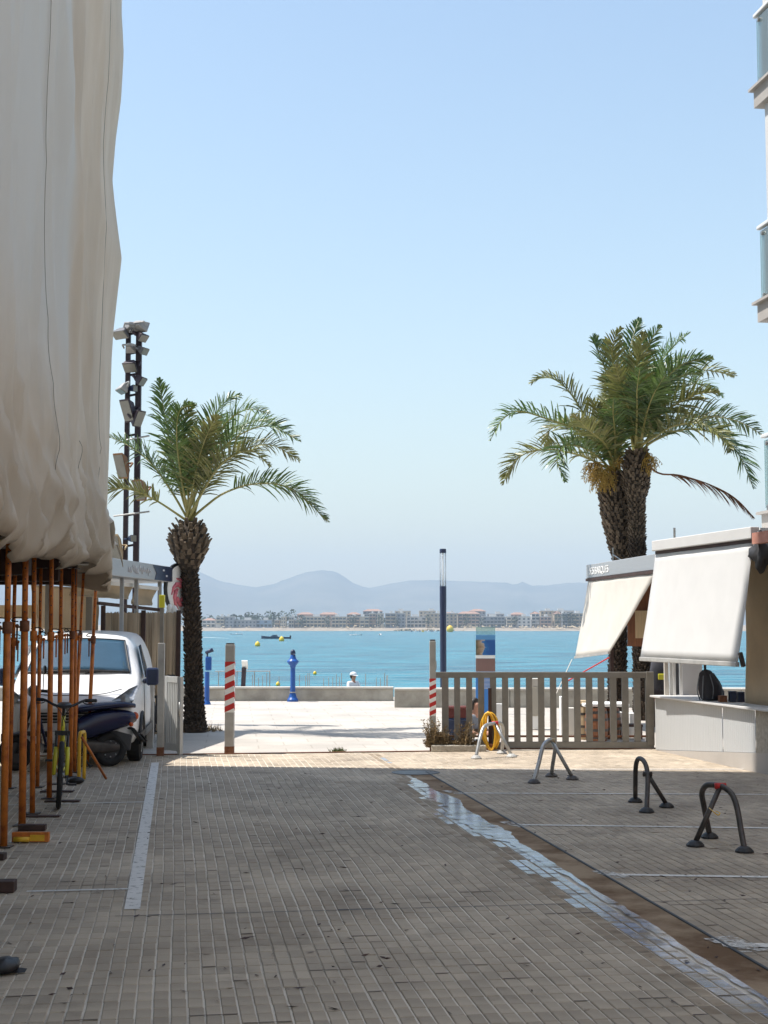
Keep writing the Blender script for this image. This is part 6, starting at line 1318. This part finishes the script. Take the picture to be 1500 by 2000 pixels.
# ------------------------------------------------------------------ scooter
c0 = G(214,1497); SYAW = R(118)                      # heading: local +y is forward
FS = frame(c0, SYAW)
sr = thing('parked_scooter', c0, 'blue-black scooter parked in front of the van, rear wheel outward', 'scooter')
def wheel(Fm, o_, R_, tw_, par, rimm, name, spokes=0, disc=False):
    ax_ = Matrix.Rotation(R(90),3,'Y'); k = MB(Fm); n = 32
    k.tube([Vector(o_)+Vector((0,math.cos(2*math.pi*i/n)*(R_-tw_), math.sin(2*math.pi*i/n)*(R_-tw_))) for i in range(n)], tw_, 10, closed=True); w = k.build(name, M['rubber'], par, smooth=True)
    k = MB(Fm); rr = R_-2*tw_+.008
    k.tube([Vector(o_)+Vector((0,math.cos(2*math.pi*i/n)*rr, math.sin(2*math.pi*i/n)*rr)) for i in range(n)], .011, 6, closed=True)
    if disc: k.lathe([(.03,-.03),(rr*.98,-.022),(rr*.98,.022),(.03,.03)], 20, o_, ax_)
    k.build('rim', rimm, w, smooth=not disc)
    if spokes:
        k = MB(Fm)
        for i in range(spokes):
            a = 2*math.pi*i/spokes; k.tube([Vector(o_)+Vector((.02*(-1)**i,0,0)), Vector(o_)+Vector((0,math.cos(a)*rr,math.sin(a)*rr))], .0018, 4)
        k.lathe([(.001,-.04),(.022,-.04),(.022,.04),(.001,.04)], 10, o_, ax_)
        tag(k.build('spokes', M['steel'], w), kind='stuff')
    return w
rw_ = wheel(FS, (0,0,.225), .225, .055, sr, M['dark'], 'rear_wheel', disc=True)
k = MB(FS)
for i in range(8): a = i*.785; k.ball((-.028,math.cos(a)*.10,.225+math.sin(a)*.10), .012, 4); k.ball((.028,math.cos(a)*.10,.225+math.sin(a)*.10), .012, 4)
k.build('wheel_vents', M['steel'], rw_)
wheel(FS, (0,1.22,.225), .225, .05, sr, M['dark'], 'front_wheel', disc=True)
def loft(Fm, st, name, m_, par, n=12, sub=1):           # stations: (y, z, half-width, half-height)
    rows = []
    for (y, z, w, h) in st: rows.append([Vector((w*math.copysign(abs(math.cos(a))**.7, math.cos(a)), y, z + h*math.copysign(abs(math.sin(a))**.7, math.sin(a)))) for a in [2*math.pi*i/n for i in range(n+1)]])
    k = MB(Fm); k.grid(rows); k.add(rows[0][:-1], [tuple(range(n))]); k.add(rows[-1][:-1], [tuple(range(n))]); return k.build(name, m_, par, smooth=True, sub=sub)
M['scooter_blue'] = mat('scooter_blue', (.012,.016,.055), .25, var=.1)
loft(FS, [(-.34,.62,.06,.05),(-.25,.62,.13,.11),(0,.60,.17,.15),(.25,.55,.16,.18),(.45,.48,.13,.15)], 'rear_fairing', M['scooter_blue'], sr)
loft(FS, [(-.32,.775,.07,.03),(-.2,.80,.15,.045),(.1,.79,.17,.05),(.35,.76,.15,.05),(.52,.74,.08,.04)], 'seat', M['scooter_blue'], sr)
loft(FS, [(.35,.27,.15,.06),(.6,.25,.17,.05),(.9,.27,.16,.06)], 'footboard', M['black'], sr)
loft(FS, [(.86,.30,.16,.08),(.93,.55,.19,.12),(1.0,.75,.17,.10),(.98,.92,.12,.06)], 'leg_shield', M['scooter_blue'], sr)
loft(FS, [(1.0,.44,.07,.02),(1.15,.475,.08,.03),(1.35,.43,.06,.02)], 'front_mudguard', M['black'], sr)
k = MB(FS); k.tube([(.07,1.22,.225),(.07,1.08,.6)], .022, 8); k.tube([(-.07,1.22,.225),(-.07,1.08,.6)], .022, 8); k.tube([(0,1.1,.6),(0,.98,.98)], .03, 8); k.build('fork', M['dark_steel'], sr, smooth=True)
k = MB(FS); k.tube(smoothpts([(-.34,.88,1.0),(-.18,.98,1.0),(0,1.0,.98),(.18,.98,1.0),(.34,.88,1.0)],5), .02, 8); k.ball((0,1.0,.99), .09, 6, (1.3,1,.9)); k.build('handlebar', M['black'], sr, smooth=True)
for s in (-1,1):
    k = MB(FS); k.tube([(s*.24,.95,1.0),(s*.30,.96,1.22)], .006, 6); k.ball((s*.31,.95,1.27), .065, 6, (1,.35,.85)); k.build('mirror', M['black'], sr, smooth=True)
k = MB(FS); k.ball((0,-.335,.64), .06, 6, (1.3,.7,.9)); k.build('tail_light', M['tail_orange'], sr, smooth=True)
for s in (-1,1): k = MB(FS); k.ball((s*.13,-.24,.54), .03, 5); k.build('indicator', M['tail_orange'], sr, smooth=True)
k = MB(FS); k.prism([(-.09,-.26,.50),(-.09,-.30,.49),(-.09,-.46,.30),(-.09,-.43,.30)], (.18,0,0)); k.tube([(0,-.05,.5),(0,-.3,.48)], .02, 6); k.build('rear_mudguard', M['black'], sr, bevel=.004)
k = MB(FS); k.box((0,-.445,.36), (.16,.008,.12), Matrix.Rotation(R(-38),3,'X')); k.build('number_plate', M['dark'], sr)
loft(FS, [(-.12,.24,.05,.05),(.1,.25,.08,.09),(.4,.27,.08,.10)], 'engine', M['dark_steel'], sr)
k = MB(FS); k.tube([(.15,.35,.2),(.16,.1,.23),(.165,-.2,.30)], [.03,.05,.055], 10); k.build('silencer', M['dark_steel'], sr, smooth=True)
k = MB(FS); k.tube([(.08,.0,.23),(.09,.12,.58)], .025, 8); k.build('shock_absorber', M['dark_steel'], sr, smooth=True)
k = MB(FS); k.tube([(-.05,.4,.22),(-.16,.3,.012)], .012, 6); k.build('side_stand', M['black'], sr)

# ------------------------------------------------------------------ bicycles
def bicycle(c, yaw, lab, lime):
    Fb = frame(c, yaw) @ Matrix.Rotation(R(2),4,'Y'); root = thing('bicycle', c, lab, 'bicycle'); Rw = .335
    wheel(Fb, (0,0,Rw), Rw, .026, root, M['dark_steel'], 'front_wheel', 16); wheel(Fb, (0,1.05,Rw), Rw, .026, root, M['dark_steel'], 'rear_wheel', 16)
    head, headl, seat_, bb = Vector((0,.30,.86)), Vector((0,.25,.72)), Vector((0,.84,.80)), Vector((0,.62,.30))
    k = MB(Fb); k.tube([headl, head+Vector((0,.02,.06))], .02, 8); k.tube([head, seat_-Vector((0,0,.08))], .017, 8); k.tube([headl, bb], .021, 8); k.tube([bb, seat_+Vector((0,.03,.02))], .017, 8)
    for s in (-1,1): k.tube([bb, Vector((s*.06,1.05,Rw))], .010, 6); k.tube([seat_-Vector((0,0,.08)), Vector((s*.06,1.05,Rw))], .010, 6)
    k.build('frame', M['lime'] if lime else M['dark_steel'], root, smooth=True)
    k = MB(Fb)
    for s in (-1,1): k.tube([Vector((s*.062,0,Rw)), Vector((s*.062,.07,.50)), Vector((s*.058,.10,.60))], [.019,.021,.02], 8)
    fk = k.build('fork_leg', M['lime'] if lime else M['dark_steel'], root, smooth=True); tag(fk, kind='stuff')
    k = MB(Fb)
    for s in (-1,1): k.tube([Vector((s*.058,.10,.60)), Vector((s*.056,.17,.73))], .014, 8)
    k.bar((-.075,.175,.735),(.075,.175,.735),.04,.045); k.tube([Vector((0,.18,.74)), headl], .02, 8); k.build('fork_crown', M['black'], root, smooth=False)
    k = MB(Fb); k.tube(smoothpts([(-.31,.33,1.06),(-.2,.27,1.06),(-.09,.23,1.01),(0,.22,1.0),(.09,.23,1.01),(.2,.27,1.06),(.31,.33,1.06)],5), .013, 8); k.tube([head+Vector((0,0,.05)), Vector((0,.22,1.0))], .016, 8); k.build('handlebar', M['black'], root, smooth=True)
    for s in (-1,1):
        k = MB(Fb); k.tube([(s*.21,.27,1.06),(s*.32,.335,1.06)], .018, 8); k.build('grip', M['rubber'], root, smooth=True)
        k = MB(Fb); k.tube(smoothpts([(s*.18,.26,1.05),(s*.22,.20,1.03),(s*.30,.24,1.03)],4), .006, 5); k.build('brake_lever', M['black'], root, smooth=True)
    k = MB(Fb); k.tube(smoothpts([(-.15,.24,1.04),(-.05,.06,.98),(.02,.08,.85),(.06,.10,.66)],6), .004, 5); k.tube(smoothpts([(.15,.24,1.04),(.07,.08,1.0),(.0,.12,.88),(.0,.3,.78)],6), .004, 5); k.build('cables', M['black'], root, smooth=True)
    loft(Fb, [(.72,.965,.025,.02),(.80,.97,.05,.03),(.95,.975,.085,.035),(1.0,.975,.07,.03)], 'saddle', M['black'], root)
    k = MB(Fb); k.tube([seat_, seat_+Vector((0,.03,.16))], .014, 8); k.build('seat_post', M['steel'], root, smooth=True)
    k = MB(Fb); k.lathe([(.02,.05),(.09,.05),(.09,.056),(.02,.056)], 18, bb, Matrix.Rotation(R(90),3,'Y')); k.bar(bb+Vector((.07,0,0)), bb+Vector((.07,-.12,-.11)), .02,.02); k.bar(bb-Vector((.07,0,0)), bb+Vector((-.07,.12,.11)), .02,.02); k.box(bb+Vector((.12,-.12,-.11)), (.09,.07,.02)); k.box(bb+Vector((-.12,.12,.11)), (.09,.07,.02)); k.build('cranks_and_pedals', M['black'], root)
bicycle(G(114,1580), R(12), 'black bicycle with lime fork seen head-on between the orange props', True)
bicycle(Vector((P(296,1440,22.0).x, 22.0, 0)), R(12), 'dark bicycle seen end-on behind the grey gate posts', False)
# ------------------------------------------------------------------ the air
hz = MB(); hz.box((0, 3900, 195), (15000, 8200, 400))
hm = bpy.data.materials.new('haze'); hm.use_nodes = True; hn = hm.node_tree; hn.nodes.remove(hn.nodes['Principled BSDF'])
vol = hn.nodes.new('ShaderNodeVolumePrincipled'); vol.inputs['Density'].default_value = .00023; vol.inputs['Color'].default_value = (.70,.85,1.0,1); vol.inputs['Anisotropy'].default_value = 0.0
hn.links.new(vol.outputs[0], hn.nodes['Material Output'].inputs['Volume'])
ho = hz.build('haze', hm); tag(ho, 'thin pale blue sea haze over the whole bay', 'haze', kind='stuff'); ho.display_type = 'WIRE'
